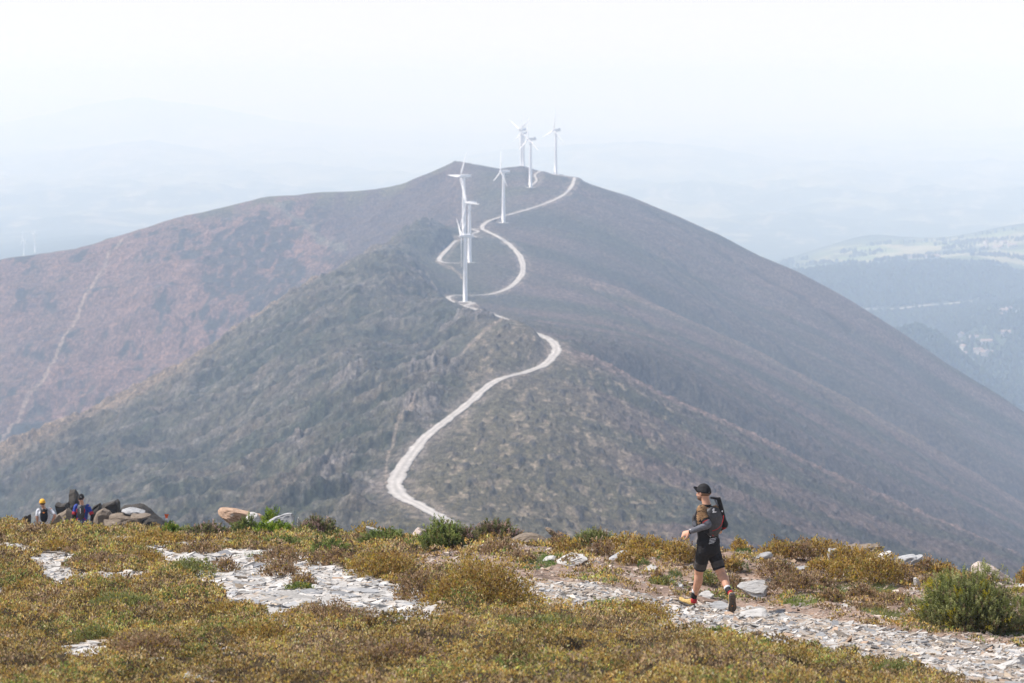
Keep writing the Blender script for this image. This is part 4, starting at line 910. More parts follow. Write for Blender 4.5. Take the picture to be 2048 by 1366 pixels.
# left clearing and near carpet
rock(725, 1172, 1188, 66, 'grey', 'flat blue-grey slab at the right end of the left clearing', pitch=20, thick=7, dr=.7, seed=131)
rock(357, 1097, 1104, 38, 'grey', 'flat grey slab in the narrow clearing above the wide one', pitch=16, thick=5, dr=.6, seed=133)
rock(1095, 1207, 1213, 46, 'grey', 'flat blue-grey slab at the near edge of the path beside the heather mound', pitch=20, thick=5, dr=.8, seed=137)
rock(172, 1285, 1312, 92, 'white', 'elongated white rock in the near heather at lower left', roll=-9, pitch=10, thick=17, dr=.4, seed=139)
rock(126, 1308, 1320, 20, 'white', 'small white stone left of the elongated white rock', name='stone', pitch=10)
rock(388, 1266, 1279, 30, 'pink', 'tan elongated stone in the near heather, tilted up to the right', roll=-16, pitch=6, thick=9, dr=.5, name='stone', seed=141)
rock(412, 1273, 1284, 34, 'white', 'white stone just right of the tan elongated stone', pitch=10, name='stone', seed=143)
rock(440, 1296, 1312, 28, 'white', 'rounded white stone below the tan elongated stone', pitch=10, name='stone', seed=145)
rock(400, 1343, 1368, 84, 'white', 'long pale rock cut by the bottom edge of the picture', roll=9, pitch=8, thick=13, dr=.4, seed=147)
rock(78, 1350, 1372, 36, 'white', 'pale stone in the bottom left corner', roll=-20, pitch=8, thick=13, dr=.6, name='stone', seed=149)
rock(754, 1264, 1274, 26, 'white', 'thin white slab in the near heather, upper of two', pitch=12, thick=5, dr=.6, seed=151)
rock(759, 1277, 1288, 16, 'white', 'small white stone in the near heather, lower of two', name='stone', pitch=10, seed=153)
rock(834, 1284, 1294, 18, 'white', 'small pale stone half hidden by heather right of the two white stones', name='stone', pitch=10, seed=155)
rock(168, 1103, 1112, 40, 'white', 'flat white slab in the small clearing at far left', pitch=14, thick=5, dr=.7, seed=157)
# ================================================================ bushes
m_twig = mat('twig', (.13, .085, .06), .9)
def stems_geo(a, b, H, n_, rg, th=.006):
    V = []; F = []
    for i in range(n_):
        t = rg.uniform(0, 6.28); r_ = rg.uniform(.2, .8); p0 = np.array([.15*a*math.cos(t), .15*b*math.sin(t), -.04]); p2 = np.array([a*r_*math.cos(t), b*r_*math.sin(t), H*math.sqrt(max(.05, 1-r_*r_))*.9])
        p1 = (p0+p2)/2+np.array([0, 0, .1*H]); prev = None
        for j in range(5):
            u = j/4; c = (1-u)**2*p0+2*u*(1-u)*p1+u*u*p2; w_ = th*(1-.7*u); o_ = len(V)
            for k in range(4): q = k*math.pi/2; V.append(c+np.array([w_*math.cos(q), w_*math.sin(q), 0]))
            if j:
                for k in range(4): F.append((o_-4+k, o_-4+(k+1) % 4, o_+(k+1) % 4, o_+k))
    return np.array(V), np.array(F)
def bush(px, base, w_, h_, pal, label, style='heath', seed=None, d=None, dr=.75, name='heather_bush', cat='bush', group=None, dens=1., accent=None, lean=0):
    if d is None: d = depth_of(px, base)
    s = d/FPX; a = w_*s/2*1.0; b = a*dr; H = h_*s; rg = np.random.RandomState(seed or int(px*3+base)); lod = max(.7, d/41)
    g0 = ground_at(px, d)[0]; root = empty(name, tuple(g0)) if style != 'cushion' else None; zb = P(px, base, d)[2]-g0[2]
    H = max(H+zb, .05)
    def dome(n_, rmin):
        z = rg.uniform(0, 1, n_)**.8; t = rg.uniform(0, 2*math.pi, n_); rr = np.sqrt(np.maximum(1-z*z, 0))
        D_ = np.stack([rr*np.cos(t), rr*np.sin(t), z], 1)
        lump = 1+.34*noise(D_[:, 0]*2.2+px*.1, D_[:, 1]*2.2+D_[:, 2]*2.7)+.22*noise(D_[:, 0]*5+px*.3, D_[:, 1]*5+D_[:, 2]*5)
        r_ = rg.uniform(rmin**2, 1, n_)**.5*lump*.93
        return D_, D_*r_[:, None]*np.array([a*1.1, b, H*1.14]), r_
    area = 2*math.pi*((a*b)**1.6+2*(a*H)**1.6)**(1/1.6)/2.2
    Vs, Fs, Cs = [], [], []; o_ = 0
    def put(q, ax, L_, W_, c, wide=.6):
        nonlocal o_
        V, F, C = leaves(q, ax, L_, W_, c, rg, wide); Vs.append(V); Fs.append(F+o_); Cs.append(C); o_ += len(V)
    if style == 'heath':
        n_ = int(area*1500*dens/lod**2)+60; D_, q, r_ = dome(n_, .62); c = pick(pal, n_, rg)
        y = rg.rand(n_) < .07; c[y] = (.5, .35, .04)
        for k in range(3):
            ax = D_*.5+np.array([0, 0, .8])+rg.normal(size=(n_, 3))*.45
            put(q+rg.normal(size=(n_, 3))*.013*lod, ax, rg.uniform(.022, .045, n_)*lod, rg.uniform(.012, .021, n_)*lod, c*rg.uniform(.8, 1.2, (n_, 1)))
    elif style == 'needle':
        n_ = int(area*480*dens/lod)+60; D_, q, r_ = dome(n_, .5); c0 = pick(pal, n_, rg)
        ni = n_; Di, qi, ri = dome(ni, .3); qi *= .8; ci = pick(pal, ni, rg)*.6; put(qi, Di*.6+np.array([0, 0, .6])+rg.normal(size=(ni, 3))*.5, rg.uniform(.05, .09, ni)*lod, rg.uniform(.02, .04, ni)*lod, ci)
        if accent:
            t = noise(q[:, 0]*4+3, q[:, 2]*6+q[:, 1]*3) > .42; t &= rg.rand(n_) < .7; c0[t] = accent
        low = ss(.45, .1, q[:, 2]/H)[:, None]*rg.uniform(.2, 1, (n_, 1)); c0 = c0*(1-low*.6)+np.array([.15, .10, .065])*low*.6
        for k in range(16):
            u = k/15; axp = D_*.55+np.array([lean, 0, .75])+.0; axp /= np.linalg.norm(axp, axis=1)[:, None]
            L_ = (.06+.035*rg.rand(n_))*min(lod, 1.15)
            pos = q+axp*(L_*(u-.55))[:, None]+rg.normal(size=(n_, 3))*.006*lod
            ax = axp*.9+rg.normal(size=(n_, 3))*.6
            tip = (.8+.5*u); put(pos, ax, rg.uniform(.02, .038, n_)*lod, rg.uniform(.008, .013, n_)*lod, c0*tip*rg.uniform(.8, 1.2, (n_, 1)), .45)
    else:                                                              # dense cushion of fine blades
        n_ = int(area*6000*dens)+200; D_, q, r_ = dome(n_, .85); c = pick(pal, n_, rg)
        low = (q[:, 2] < H*.3) & (rg.rand(n_) < .5); c[low] = (.26, .21, .13)
        put(q, D_*.8+np.array([0, 0, .4])+rg.normal(size=(n_, 3))*.35, rg.uniform(.014, .03, n_), rg.uniform(.005, .009, n_), c, .4)
    M_ = dict(heath=M_LEAF, needle=M_NEEDLE, cushion=M_GRASS)[style]
    if root is None:
        root = np_mesh(name, np.vstack(Vs), np.vstack(Fs), M_, color=np.vstack(Cs)); root.location = g0; tag(root, label, cat, group); return root
    np_mesh('foliage', np.vstack(Vs), np.vstack(Fs), M_, parent=root, color=np.vstack(Cs))
    if style != 'cushion':
        V, F = stems_geo(a, b, H, int(10+a*30), rg, .006 if style == 'needle' else .004)
        np_mesh('stems', V, F, m_twig, parent=root)
    tag(root, label, cat, group); return root
HG = None
def gs(*A, **K):
    if A[0] < 1050 and A[1] < 1115: A = A[:3]+(A[3]*.95,)+A[4:]
    return bush(*A, style='needle', **K)
# the big one at the right
gs(1945, 1262, 236, 118, 'olive', 'largest bush, green and feathery, filling the right edge beside the path', name='broom_bush', seed=2, accent=(.42, .36, .03), dens=1.9, dr=.8)
gs(1900, 1255, 130, 92, 'green', 'brighter green bush merging into the left side of the largest bush', name='broom_bush', seed=4, dens=1.5, accent=(.50, .42, .02))
gs(2075, 1260, 110, 70, 'green', 'green bush cut by the right edge of the picture', name='broom_bush', seed=6)
# left and middle crest
gs(344, 1078, 40, 30, 'bright', 'small yellow-green bush at the end of the dark outcrop', name='broom_bush')
gs(548, 1080, 88, 36, 'bright', 'bright green bush in front of the long leaning grey slab', name='broom_bush', dens=1.3)
gs(496, 1074, 66, 38, 'green', 'green bush between the orange-brown slab and the grey slab', name='broom_bush')
gs(545, 1046, 52, 24, 'bright', 'yellow-green bush on the skyline behind the grey slab', name='broom_bush', d=58.5)
gs(418, 1084, 96, 36, 'pink', 'pinkish heather bush below the orange-brown slab')
gs(372, 1082, 60, 26, 'olive', 'olive heather bush beside the small yellow-green bush')
gs(634, 1082, 100, 46, 'pink', 'dense olive and pink heather bush on the middle skyline', dens=1.2)
gs(630, 1100, 80, 30, 'olive', 'dark olive heather bush below the dense olive and pink one')
gs(565, 1098, 90, 24, 'green', 'low spreading green bush below the bright green bush', name='broom_bush')
gs(664, 1112, 96, 32, 'green', 'long green bush with the orange course flag above it', name='broom_bush', dens=1.2)
gs(770, 1092, 110, 34, 'green', 'long green bush sloping to the right before the pink stone', name='broom_bush')
gs(890, 1102, 104, 62, 'green', 'large dark rounded bush on the skyline where the ridge road vanishes', name='broom_bush', dens=1.3, seed=8)
gs(930, 1098, 60, 46, 'pink', 'pinkish heather bush against the right side of the large dark bush')
gs(990, 1082, 96, 42, 'pink', 'wide rounded pinkish heather bush on the skyline')
gs(1190, 1098, 92, 36, 'olive', 'spiky olive bush on the skyline above the bank', name='broom_bush', dens=1.3)
bush(735, 1076, 70, 26, 'heath', 'golden brown heather bush on the skyline below the flat pale slab')
bush(560, 1128, 110, 30, 'dry', 'rusty heather bush along the upper rim of the left clearing')
bush(665, 1136, 110, 36, 'dry', 'rusty heather bush at the upper right rim of the left clearing')
bush(450, 1146, 62, 26, 'dry', 'isolated rusty heather clump in the left clearing')
bush(560, 1156, 92, 30, 'dry', 'elongated heather clump in the middle of the left clearing')
bush(607, 1172, 56, 22, 'dry', 'thin reddish heather clump near the lower rim of the left clearing')
bush(600, 1182, 60, 14, 'green', 'low green and brown clump at the lower rim of the left clearing')
bush(770, 1160, 150, 52, 'heath', 'golden heather mound between the left clearing and the bare track', dens=1.2)
bush(960, 1218, 250, 88, 'heath', 'largest heather mound, rounded, at the near edge of the path', dens=1.25, dr=.6, seed=10)
bush(850, 1206, 130, 64, 'dry', 'rusty heather mound against the left side of the largest mound', dens=1.2)
bush(800, 1128, 60, 22, 'dry', 'low rusty heather bush above the bare track')
for a in [(110,1106,100,24,'heath','heather mound at far left above the small clearing'),(165,1118,70,22,'dry','rusty heather mound right of the small far-left clearing'),(225,1104,150,28,'heath','wide heather mound in front of the outcrop'),
          (207,1140,170,28,'dry','broad rusty mound left of the wide clearing'),(380,1160,110,40,'olive','dark green heather mound at the left tip of the wide clearing'),(318,1092,130,26,'heath','golden heather mound before the small yellow-green bush'),
          (403,1110,100,24,'dry','rusty heather mound on the upper rim of the narrow clearing'),(40,1140,80,22,'dry','rusty mound left of the far-left clearing'),(293,1132,90,26,'heath','small golden mound between the two left clearings'),
          (470,1236,130,28,'heath','golden mound just below the wide clearing'),(620,1246,150,28,'heath','long golden mound along the lower rim of the wide clearing'),(668,1262,200,52,'dry','large rusty mound in the near heather, middle of the slope'),
          (900,1276,160,34,'heath','low golden mound in the near heather below the largest mound'),(293,1322,150,58,'dry','large reddish brown mound in the near heather beside the elongated white rock'),(249,1232,170,44,'olive','olive green mound in the near heather above the elongated white rock'),
          (400,1334,90,44,'olive','dark olive mound beside the rounded white stone'),(190,1282,90,30,'olive','olive tuft just behind the elongated white rock'),(1092,1284,200,50,'olive','large olive mound in the near heather below the path'),
          (1785,1366,110,40,'olive','dark olive mound near the bottom edge at right'),(1580,1330,160,30,'heath','golden mound in the near heather at right, below the path'),(520,1290,170,36,'heath','golden mound in the near heather left of the large rusty one'),
          (60,1200,140,34,'heath','golden mound at the left edge of the near heather'),(790,1330,190,44,'dry','rusty mound below the two white stones of the near heather'),(1330,1340,180,40,'dry','rusty mound at the bottom, below the runner')]:
    bush(a[0], a[1], a[2], a[3], a[4], a[5])
# bank: heather bushes
bk = [(1000,1110,90,24,'dry','low heather bush left of the lens-shaped boulder'),(1135,1108,70,26,'heath','heather bush above the longest pale slab'),(1120,1094,60,22,'dry','heather bush behind the lens-shaped boulder'),
      (1200,1116,60,34,'dry','rounded reddish heather bush right of the longest pale slab'),(1245,1100,90,30,'heath','heather bush on the skyline above the pointed grey slab'),(1255,1128,56,22,'heath','small heather bush at the foot of the pointed grey slab'),
      (1295,1108,100,32,'heath','wide golden heather bush on the skyline left of the runner\'s elbow'),(1288,1122,60,20,'heath','heather bush above the first green cushion'),(1355,1132,70,50,'heath','tall rounded heather bush just left of the runner'),
      (1378,1130,40,38,'dry','heather bush touching the runner\'s left hip'),(1150,1128,60,18,'dry','thin heather bush below the longest pale slab'),(1045,1125,60,20,'dry','low heather bush left of the green grass strip'),
      (1315,1158,24,14,'dry','tiny withered heather clump in the middle of the bare bank'),(1315,1176,30,18,'olive','small dry clump under the flat white stone'),(1480,1098,36,18,'heath','small heather bush on the skyline at the runner\'s right hip'),
      (1462,1140,46,28,'heath','heather bush just right of the runner\'s shorts'),(1466,1178,50,26,'dry','heather bush behind the runner\'s right calf'),(1410,1168,52,24,'olive','low olive clump between the runner\'s knees'),
      (1560,1118,90,34,'heath','golden heather bush on the skyline right of the grey triangular slab'),(1600,1122,70,40,'dry','dark-bottomed heather bush beside the grey triangular slab'),(1552,1156,80,36,'dry','heather bush above the largest white slab'),
      (1640,1112,90,32,'heath','wide heather bush under the small flat white stone'),(1690,1128,90,34,'heath','heather bush below the beaked dark slab'),(1640,1146,60,26,'heath','heather bush in the gravel right of the low grey slab'),
      (1585,1186,100,40,'dry','wide heather bush between the largest white slab and the grass'),(1635,1172,70,26,'dry','heather bush above the bright grass'),(1680,1162,60,40,'heath','upright heather bush behind the grass'),
      (1755,1172,120,64,'heath','largest heather bush of the crest, left of the upright stone'),(1720,1140,80,36,'heath','heather bush between the beaked slab and the largest crest bush'),(1800,1168,70,40,'dry','heather bush left of the upright stone'),
      (1850,1142,60,26,'dry','heather bush below the two-pronged slab'),(1885,1150,60,24,'heath','golden heather bush on the skyline left of the largest bush'),(1870,1176,70,26,'dry','heather bush right of the upright stone'),
      (1660,1208,60,30,'dry','low heather clump beside the brightest grass'),(1725,1200,70,30,'dry','low heather clump right of the grass'),(1790,1212,90,24,'dry','low heather clump above the path near the largest bush'),
      (1740,1226,80,16,'dry','thin heather clump at the upper edge of the path'),(2060,1160,60,26,'heath','golden heather bush at the right edge of the skyline'),(1265,1240,170,36,'heath','low heather hump at the near edge of the path'),
      (1330,1180,18,26,'olive','thin dry upright tuft on the bank')]
for a in bk: bush(a[0], a[1], a[2], a[3], a[4], a[5])
for a in [(1287,1136,26,16,'first green cushion plant on the bank, beside the flat white stone'),(1326,1128,24,18,'second green cushion plant, tucked under the tall heather bush'),(1349,1168,32,26,'third green cushion plant, lowest on the bank left of the runner'),
          (1488,1116,38,18,'upper green cushion plant right of the runner'),(1482,1142,34,18,'lower green cushion plant right of the runner')]:
    bush(a[0], a[1], a[2], a[3], 'moss', a[4], style='cushion', name='cushion_plant', cat='plant')
gs(1215, 1228, 120, 22, 'green', 'low dark green heath bush at the near edge of the path', dens=1.1)
gs(1440, 1276, 90, 18, 'green', 'low green heath bush below the runner', dens=1.0)
# ================================================================ course flags
m_or = mat('flag_orange', (.85, .13, .03), .6, .3); m_wh = mat('plastic_white', (.75, .75, .75), .5, .3)
def flag(px, top, bot, w_, label, lean, d=None):
    d = d or depth_of(px, bot); s = d/FPX; p = P(px, bot, d); g = ground_at(px, d)[0]; root = empty('course_flag', (p[0], p[1], g[2]))
    z0 = p[2]-g[2]; H = (bot-top)*s; W = w_*s
    n_ = 5; V = []
    for sd in (0, .004):
        for i in range(n_):
            u = i/(n_-1)
            V.append((lean*H*u*.5-W*(.18+.3*u), sd+.01*math.sin(u*3), z0+H*(.25+.75*u))); V.append((lean*H*u*.5+W*(.18+.32*u), sd+.012*math.sin(u*4+1), z0+H*(.25+.72*u)))
    F = [(2*i, 2*i+1, 2*i+3, 2*i+2) for i in range(n_-1)]+[(2*n_+2*i+2, 2*n_+2*i+3, 2*n_+2*i+1, 2*n_+2*i) for i in range(n_-1)]
    pymesh('cloth', V, F, m_or, root, False)
    bm = bmesh.new(); bmesh.ops.create_cube(bm, size=1, matrix=Matrix.Translation((0, .002, z0+H*.14)) @ Matrix.Diagonal((W*.42, .012, H*.26, 1))); me = bpy.data.meshes.new('clip'); bm.to_mesh(me); bm.free(); me.materials.append(m_wh)
    o = bpy.data.objects.new('clip', me); col.objects.link(o); o.parent = root
    V, F = lathe([(-.1, .003), (z0+H*.2, .0028)], 8); pymesh('stick', V, F, m_twig, root)
    tag(root, label, 'marker flag', 'orange flags marking the course')
flag(333, 1028, 1040, 9, 'orange pennant above the hollow right of the dark outcrop', .0, d=66)
flag(671, 1073, 1090, 8, 'orange pennant leaning right above the long green bush', .6, d=52)
# ================================================================ people
def tube_geo(path, rad, seg=14, side=None, cap=True):
    """path (n,3); rad (n,) or (n,2) with the first radius along `side`"""
    p = np.asarray(path, float); r_ = np.asarray(rad, float)
    if r_.ndim == 1: r_ = np.stack([r_, r_], 1)
    T = np.gradient(p, axis=0); T /= np.linalg.norm(T, axis=1)[:, None]+1e-9; V = []; n_ = len(p)
    ref = np.array(side if side is not None else ([1., 0, 0] if abs(T[0, 0]) < .8 else [0, 1., 0]), float)
    for i in range(n_):
        s_ = ref-T[i]*(ref@T[i]); s_ /= np.linalg.norm(s_)+1e-9; q = np.cross(T[i], s_)
        if side is None: ref = s_
        for k in range(seg):
            a = 2*math.pi*k/seg; V.append(p[i]+s_*r_[i, 0]*math.cos(a)+q*r_[i, 1]*math.sin(a))
    F = [(i*seg+k, i*seg+(k+1) % seg, (i+1)*seg+(k+1) % seg, (i+1)*seg+k) for i in range(n_-1) for k in range(seg)]
    if cap:
        for i, e in ((0, -1), (n_-1, 1)):
            V.append(p[i]+T[i]*e*r_[i].min()*.5); c = len(V)-1
            for k in range(seg):
                f = (i*seg+k, i*seg+(k+1) % seg, c); F.append(f if e > 0 else f[::-1])
    return V, F
def ell_geo(c, M, rad, n=12):
    V = []; F = []; c = np.asarray(c, float); M = np.asarray(M, float)
    for i in range(n+1):
        t = math.pi*i/n
        for k in range(2*n):
            a = math.pi*k/n; v = np.array([math.sin(t)*math.cos(a)*rad[0], math.sin(t)*math.sin(a)*rad[1], math.cos(t)*rad[2]]); V.append(c+M@v)
    S = 2*n
    for i in range(n):
        for k in range(S): F.append((i*S+k, (i+1)*S+k, (i+1)*S+(k+1) % S, i*S+(k+1) % S))
    return V, F
def resamp(path, rad, n=14):
    p = np.asarray(path, float); r_ = np.asarray(rad, float); r2 = r_.reshape(len(r_), -1)
    q = crom(np.hstack([p, r2]), max(2, n//(len(p)-1))); return q[:, :3], (q[:, 3:] if r_.ndim == 2 else q[:, 3])
class Body:
    def __init__(s): s.V = []; s.F = []
    def add(s, g):
        o_ = len(s.V); s.V += [tuple(v) for v in g[0]]; s.F += [tuple(i+o_ for i in f) for f in g[1]]; return s
    def tube(s, path, rad, seg=14, side=None, n=12):
        p, r_ = resamp(path, rad, n); return s.add(tube_geo(p, r_, seg, side))
    def ell(s, c, M, rad, n=12): return s.add(ell_geo(c, M, rad, n))
    def fuse(s, name, m, parent, voxel=.006, smooth=4, color=None):
        me = bpy.data.meshes.new(name); me.from_pydata(s.V, [], s.F); me.update()
        o = bpy.data.objects.new(name, me); col.objects.link(o)
        md = o.modifiers.new('r', 'REMESH'); md.mode = 'VOXEL'; md.voxel_size = voxel; md.use_smooth_shade = True
        if smooth: sm = o.modifiers.new('s', 'SMOOTH'); sm.factor = .5; sm.iterations = smooth
        dg = bpy.context.evaluated_depsgraph_get(); dg.update(); m2 = bpy.data.meshes.new_from_object(o.evaluated_get(dg)); m2.name = name
        o.modifiers.clear(); o.data = m2; m2.materials.clear(); m2.materials.append(m)
        for p in m2.polygons: p.use_smooth = True
        # recentre on the parent (an empty at the feet)
        if parent:
            L_ = parent.location; n_ = len(m2.vertices); a = np.empty(n_*3, np.float32); m2.vertices.foreach_get('co', a)
            a = a.reshape(-1, 3)-np.array(L_); m2.vertices.foreach_set('co', a.ravel()); m2.update(); o.parent = parent
        return o
def raw(name, g, m, parent, rootloc, smooth=True):
    V = [tuple(np.array(v)-np.array(rootloc)) for v in g[0]]; o = pymesh(name, V, g[1], m, parent, smooth); return o
def nrm(v): v = np.asarray(v, float); return v/np.linalg.norm(v)
m_skin = mat('skin', (.47, .27, .19), .55, .35); n = add_noise(m_skin, 22, 4); r = ramp(m_skin, n.outputs[0], [(.3, (.52, .275, .175)), (.7, (.62, .345, .23))]); nodes(m_skin)[3].new(r.outputs[0], nodes(m_skin)[1].inputs['Base Color'])
nodes(m_skin)[1].inputs['Subsurface Weight'].default_value = .12; nodes(m_skin)[1].inputs['Subsurface Scale'].default_value = .02
def cloth(name, c, rough=.8, sc_=30, v=.25, stretch=(1, 1, 1), bm_=.004, spec=.25):
    m = mat(name, c, rough, spec); n = add_noise(m, sc_, 4, .6, stretch=stretch); k = np.array(c); r = ramp(m, n.outputs[0], [(.3, tuple(k*(1-v))), (.7, tuple(k*(1+v)))])
    nodes(m)[3].new(r.outputs[0], nodes(m)[1].inputs['Base Color']); f = add_noise(m, 9, 3, .6, stretch=(1, 1, 1.8)); bump(m, f.outputs[0], .9, bm_*7); return m
m_blk = cloth('fabric_black', (.018, .017, .018)); m_short = cloth('fabric_shorts', (.020, .018, .018)); m_char = cloth('fabric_charcoal', (.045, .043, .045), .55, spec=.4); m_gry = cloth('fabric_grey', (.115, .12, .14), .7)
m_band = cloth('fabric_thigh_band', (.060, .052, .048), .7); m_whc = cloth('fabric_white', (.62, .63, .66), .8, v=.08); m_red = cloth('fabric_red', (.42, .03, .035), .75, 50, .3); m_yel = cloth('shoe_yellow', (.52, .36, .13), .75, 70, .4)
m_sole = cloth('shoe_sole', (.085, .078, .072), .85, 40, .4); m_tread = cloth('shoe_tread', (.20, .145, .10), .9, 60, .45); m_wht = mat('print_white', (.8, .8, .82), .5); m_gls = mat('watch_face', (.5, .5, .52), .15, .7)
m_hair = cloth('hair_dark', (.05, .032, .022), .7, 80, .4); m_org = mat('print_orange', (.8, .25, .03), .6); m_blu = cloth('fabric_blue', (.025, .055, .30), .6, 30, .3); m_capy = cloth('cap_yellow', (.80, .42, .03), .6, 30, .1)
m_camo = mat('fabric_camo', (.2, .12, .06), .8); n = add_noise(m_camo, 34, 3, .6, stretch=(.5, .5, 2.2)); r = ramp(m_camo, n.outputs[0], [(.36, (.035, .025, .018)), (.44, (.20, .115, .055)), (.6, (.30, .18, .09)), (.72, (.09, .06, .035))]); nodes(m_camo)[3].new(r.outputs[0], nodes(m_camo)[1].inputs['Base Color'])
m_beard = cloth('beard_stubble', (.19, .11, .075), .8, 120, .3)
m_tan = mat('skin_hair_brown', (.20, .12, .08), .7)  # plain brown of skin and hair at the nape and cap opening
def head_geo(B, c, M, k=1.):
    f = lambda x, y, z: c+M@(np.array([x, y, z])*k)
    B.ell(f(0, -.012, .030), M, np.array((.078, .098, .092))*k); B.ell(f(0, .02, -.035), M, np.array((.060, .072, .078))*k); B.ell(f(0, .058, -.088), M, np.array((.030, .026, .024))*k, 8)
    B.ell(f(0, -.03, -.045), M, np.array((.062, .060, .07))*k)
    B.tube([f(0, .088, .012), f(0, .104, -.018), f(0, .110, -.034), f(0, .092, -.044)], np.array([.009, .012, .016, .012])*k, 8, n=6)       # nose
    for s in (-1, 1):
        B.ell(f(s*.080, -.008, -.008), M@np.array(Matrix.Rotation(R(14*s), 3, 'Z')), np.array((.011, .020, .032))*k, 8)                     # ears
        B.tube([f(s*.012, .090, .022), f(s*.045, .082, .026), f(s*.064, .058, .014)], np.array([.009, .010, .007])*k, 6, n=4)               # brows
    B.tube([f(-.026, .082, -.062), f(0, .094, -.060), f(.026, .082, -.062)], np.array([.005, .009, .005])*k, 6, n=6)                       # lips
def hand_geo(B, w_, dr, nm, side, curl, k=1.):
    """w_ wrist, dr towards the knuckles, nm out of the back of the hand, side = +1 when the thumb is on cross(dr, nm)"""
    dr = nrm(dr); nm = nrm(nm-dr*(nm@dr)); lt = np.cross(dr, nm)*side
    B.tube([w_-dr*.02, w_+dr*.03*k, w_+dr*.06*k, w_+dr*.095*k], np.array([[.024, .020], [.034, .017], [.040, .016], [.040, .013]])*k, 12, side=lt, n=8)
    for i, (o_, L_) in enumerate(((.030, .074), (.011, .082), (-.010, .076), (-.030, .060))):
        p = w_+dr*.09*k+lt*o_*k; d0 = dr+lt*(o_*1.5); pts = [p]; rr = [.0095]; ang = 0
        for j, f in enumerate((.45, .31, .24)):
            ang += curl*(1, 1.15, .8)[j]*(1+.18*i); v = nrm(d0)*math.cos(ang)-nm*math.sin(ang); p = p+v*L_*f*k; pts.append(p); rr.append((.0085, .0078, .0065)[j])
        B.tube(pts, np.array(rr)*k, 8, n=9)
    p = w_+dr*.025*k+lt*.028*k; pts = [p, p+(lt*.75+dr*.6-nm*.2)*.038*k, p+(lt*.8+dr*1.3-nm*.55)*.042*k, p+(lt*.75+dr*1.9-nm*.9)*.043*k]
    B.tube(pts, np.array([.014, .0115, .010, .008])*k, 8, n=9)
def shoe(parent, L0, heel, toe, up, lab=None, tread=False):
    """heel / toe: ends of the sole; up: out of the foot bed"""
    y = nrm(toe-heel); z = nrm(up-y*(up@y)); x = np.cross(y, z); Ln = np.linalg.norm(toe-heel); f = lambda a, b_, c_: heel+x*a+y*b_+z*c_
    S = np.linspace(0, 1, 17); wd = np.interp(S, [0, .06, .2, .42, .62, .78, .92, 1], [.018, .034, .040, .037, .046, .050, .036, .012])*1.12
    rk = np.interp(S, [0, .1, .6, .85, 1], [.012, .0, .0, .008, .030])
    def loft(name, secs, m):
        V = [v for q in secs for v in q]; n_ = len(secs[0]); F = [(i*n_+k, i*n_+(k+1) % n_, (i+1)*n_+(k+1) % n_, (i+1)*n_+k) for i in range(len(secs)-1) for k in range(n_)]
        F += [tuple(range(n_))[::-1], tuple(range((len(secs)-1)*n_, len(secs)*n_))]; return raw(name, (V, F), m, parent, L0)
    so = loft('sole', [[f(w_*a, Ln*s, r_+h) for a, h in ((-1.0, .0), (-.6, -.003), (.6, -.003), (1.0, .0), (1.1, .018), (1.03, .036), (-1.03, .036), (-1.1, .018))] for s, w_, r_ in zip(S, wd, rk)], m_sole)
    hh = np.interp(S, [0, .05, .15, .3, .42, .6, .8, .93, 1], [.065, .088, .095, .098, .084, .062, .048, .036, .024])
    up_ = loft('upper', [[f(w_*1.0*math.copysign(abs(math.cos(t))**.7, math.cos(t)), Ln*(.015+s*.97), r_+.030+h*.8*abs(math.sin(t))**.8) for t in np.linspace(0, math.pi, 11)] for s, w_, r_, h in zip(S, wd*.96, rk, hh)], m_yel)
    for i in range(4):                                                 # laces
        s = .44+i*.075; c0 = f(0, Ln*s, np.interp(s, S, rk)+.030+np.interp(s, S, hh)*.81); raw('lace', tube_geo([c0-x*.022-z*.004, c0+z*.003, c0+x*.022-z*.004], [.003]*3, 6), m_gry, up_, L0)
    if tread:
        V = []; F = []
        for i in range(11):
            for j in range(-2, 3):
                s = .07+i*.083; w_ = np.interp(s, S, wd); a = j*w_*.37
                if j == 0 and .3 < s < .85: continue
                c0 = f(a, Ln*s, np.interp(s, S, rk)-.004); o_ = len(V)
                for dx, dy, dz in ((-1,-1,0),(1,-1,0),(1,1,0),(-1,1,0),(-1,-1,-1),(1,-1,-1),(1,1,-1),(-1,1,-1)): V.append(c0+x*dx*.0062+y*dy*.0075+z*(dz*.005+.001))
                F += [tuple(o_+q for q in g) for g in ((4,7,6,5),(0,1,5,4),(1,2,6,5),(2,3,7,6),(3,0,4,7))]
        raw('tread', (V, F), m_tread, so, L0, False)
        V, F = tube_geo([f(-.018, Ln*.6, -.0045), f(-.002, Ln*.6, -.0045)], [.007, .007], 8); raw('sole_badge', (V, F), m_org, so, L0)
    return so
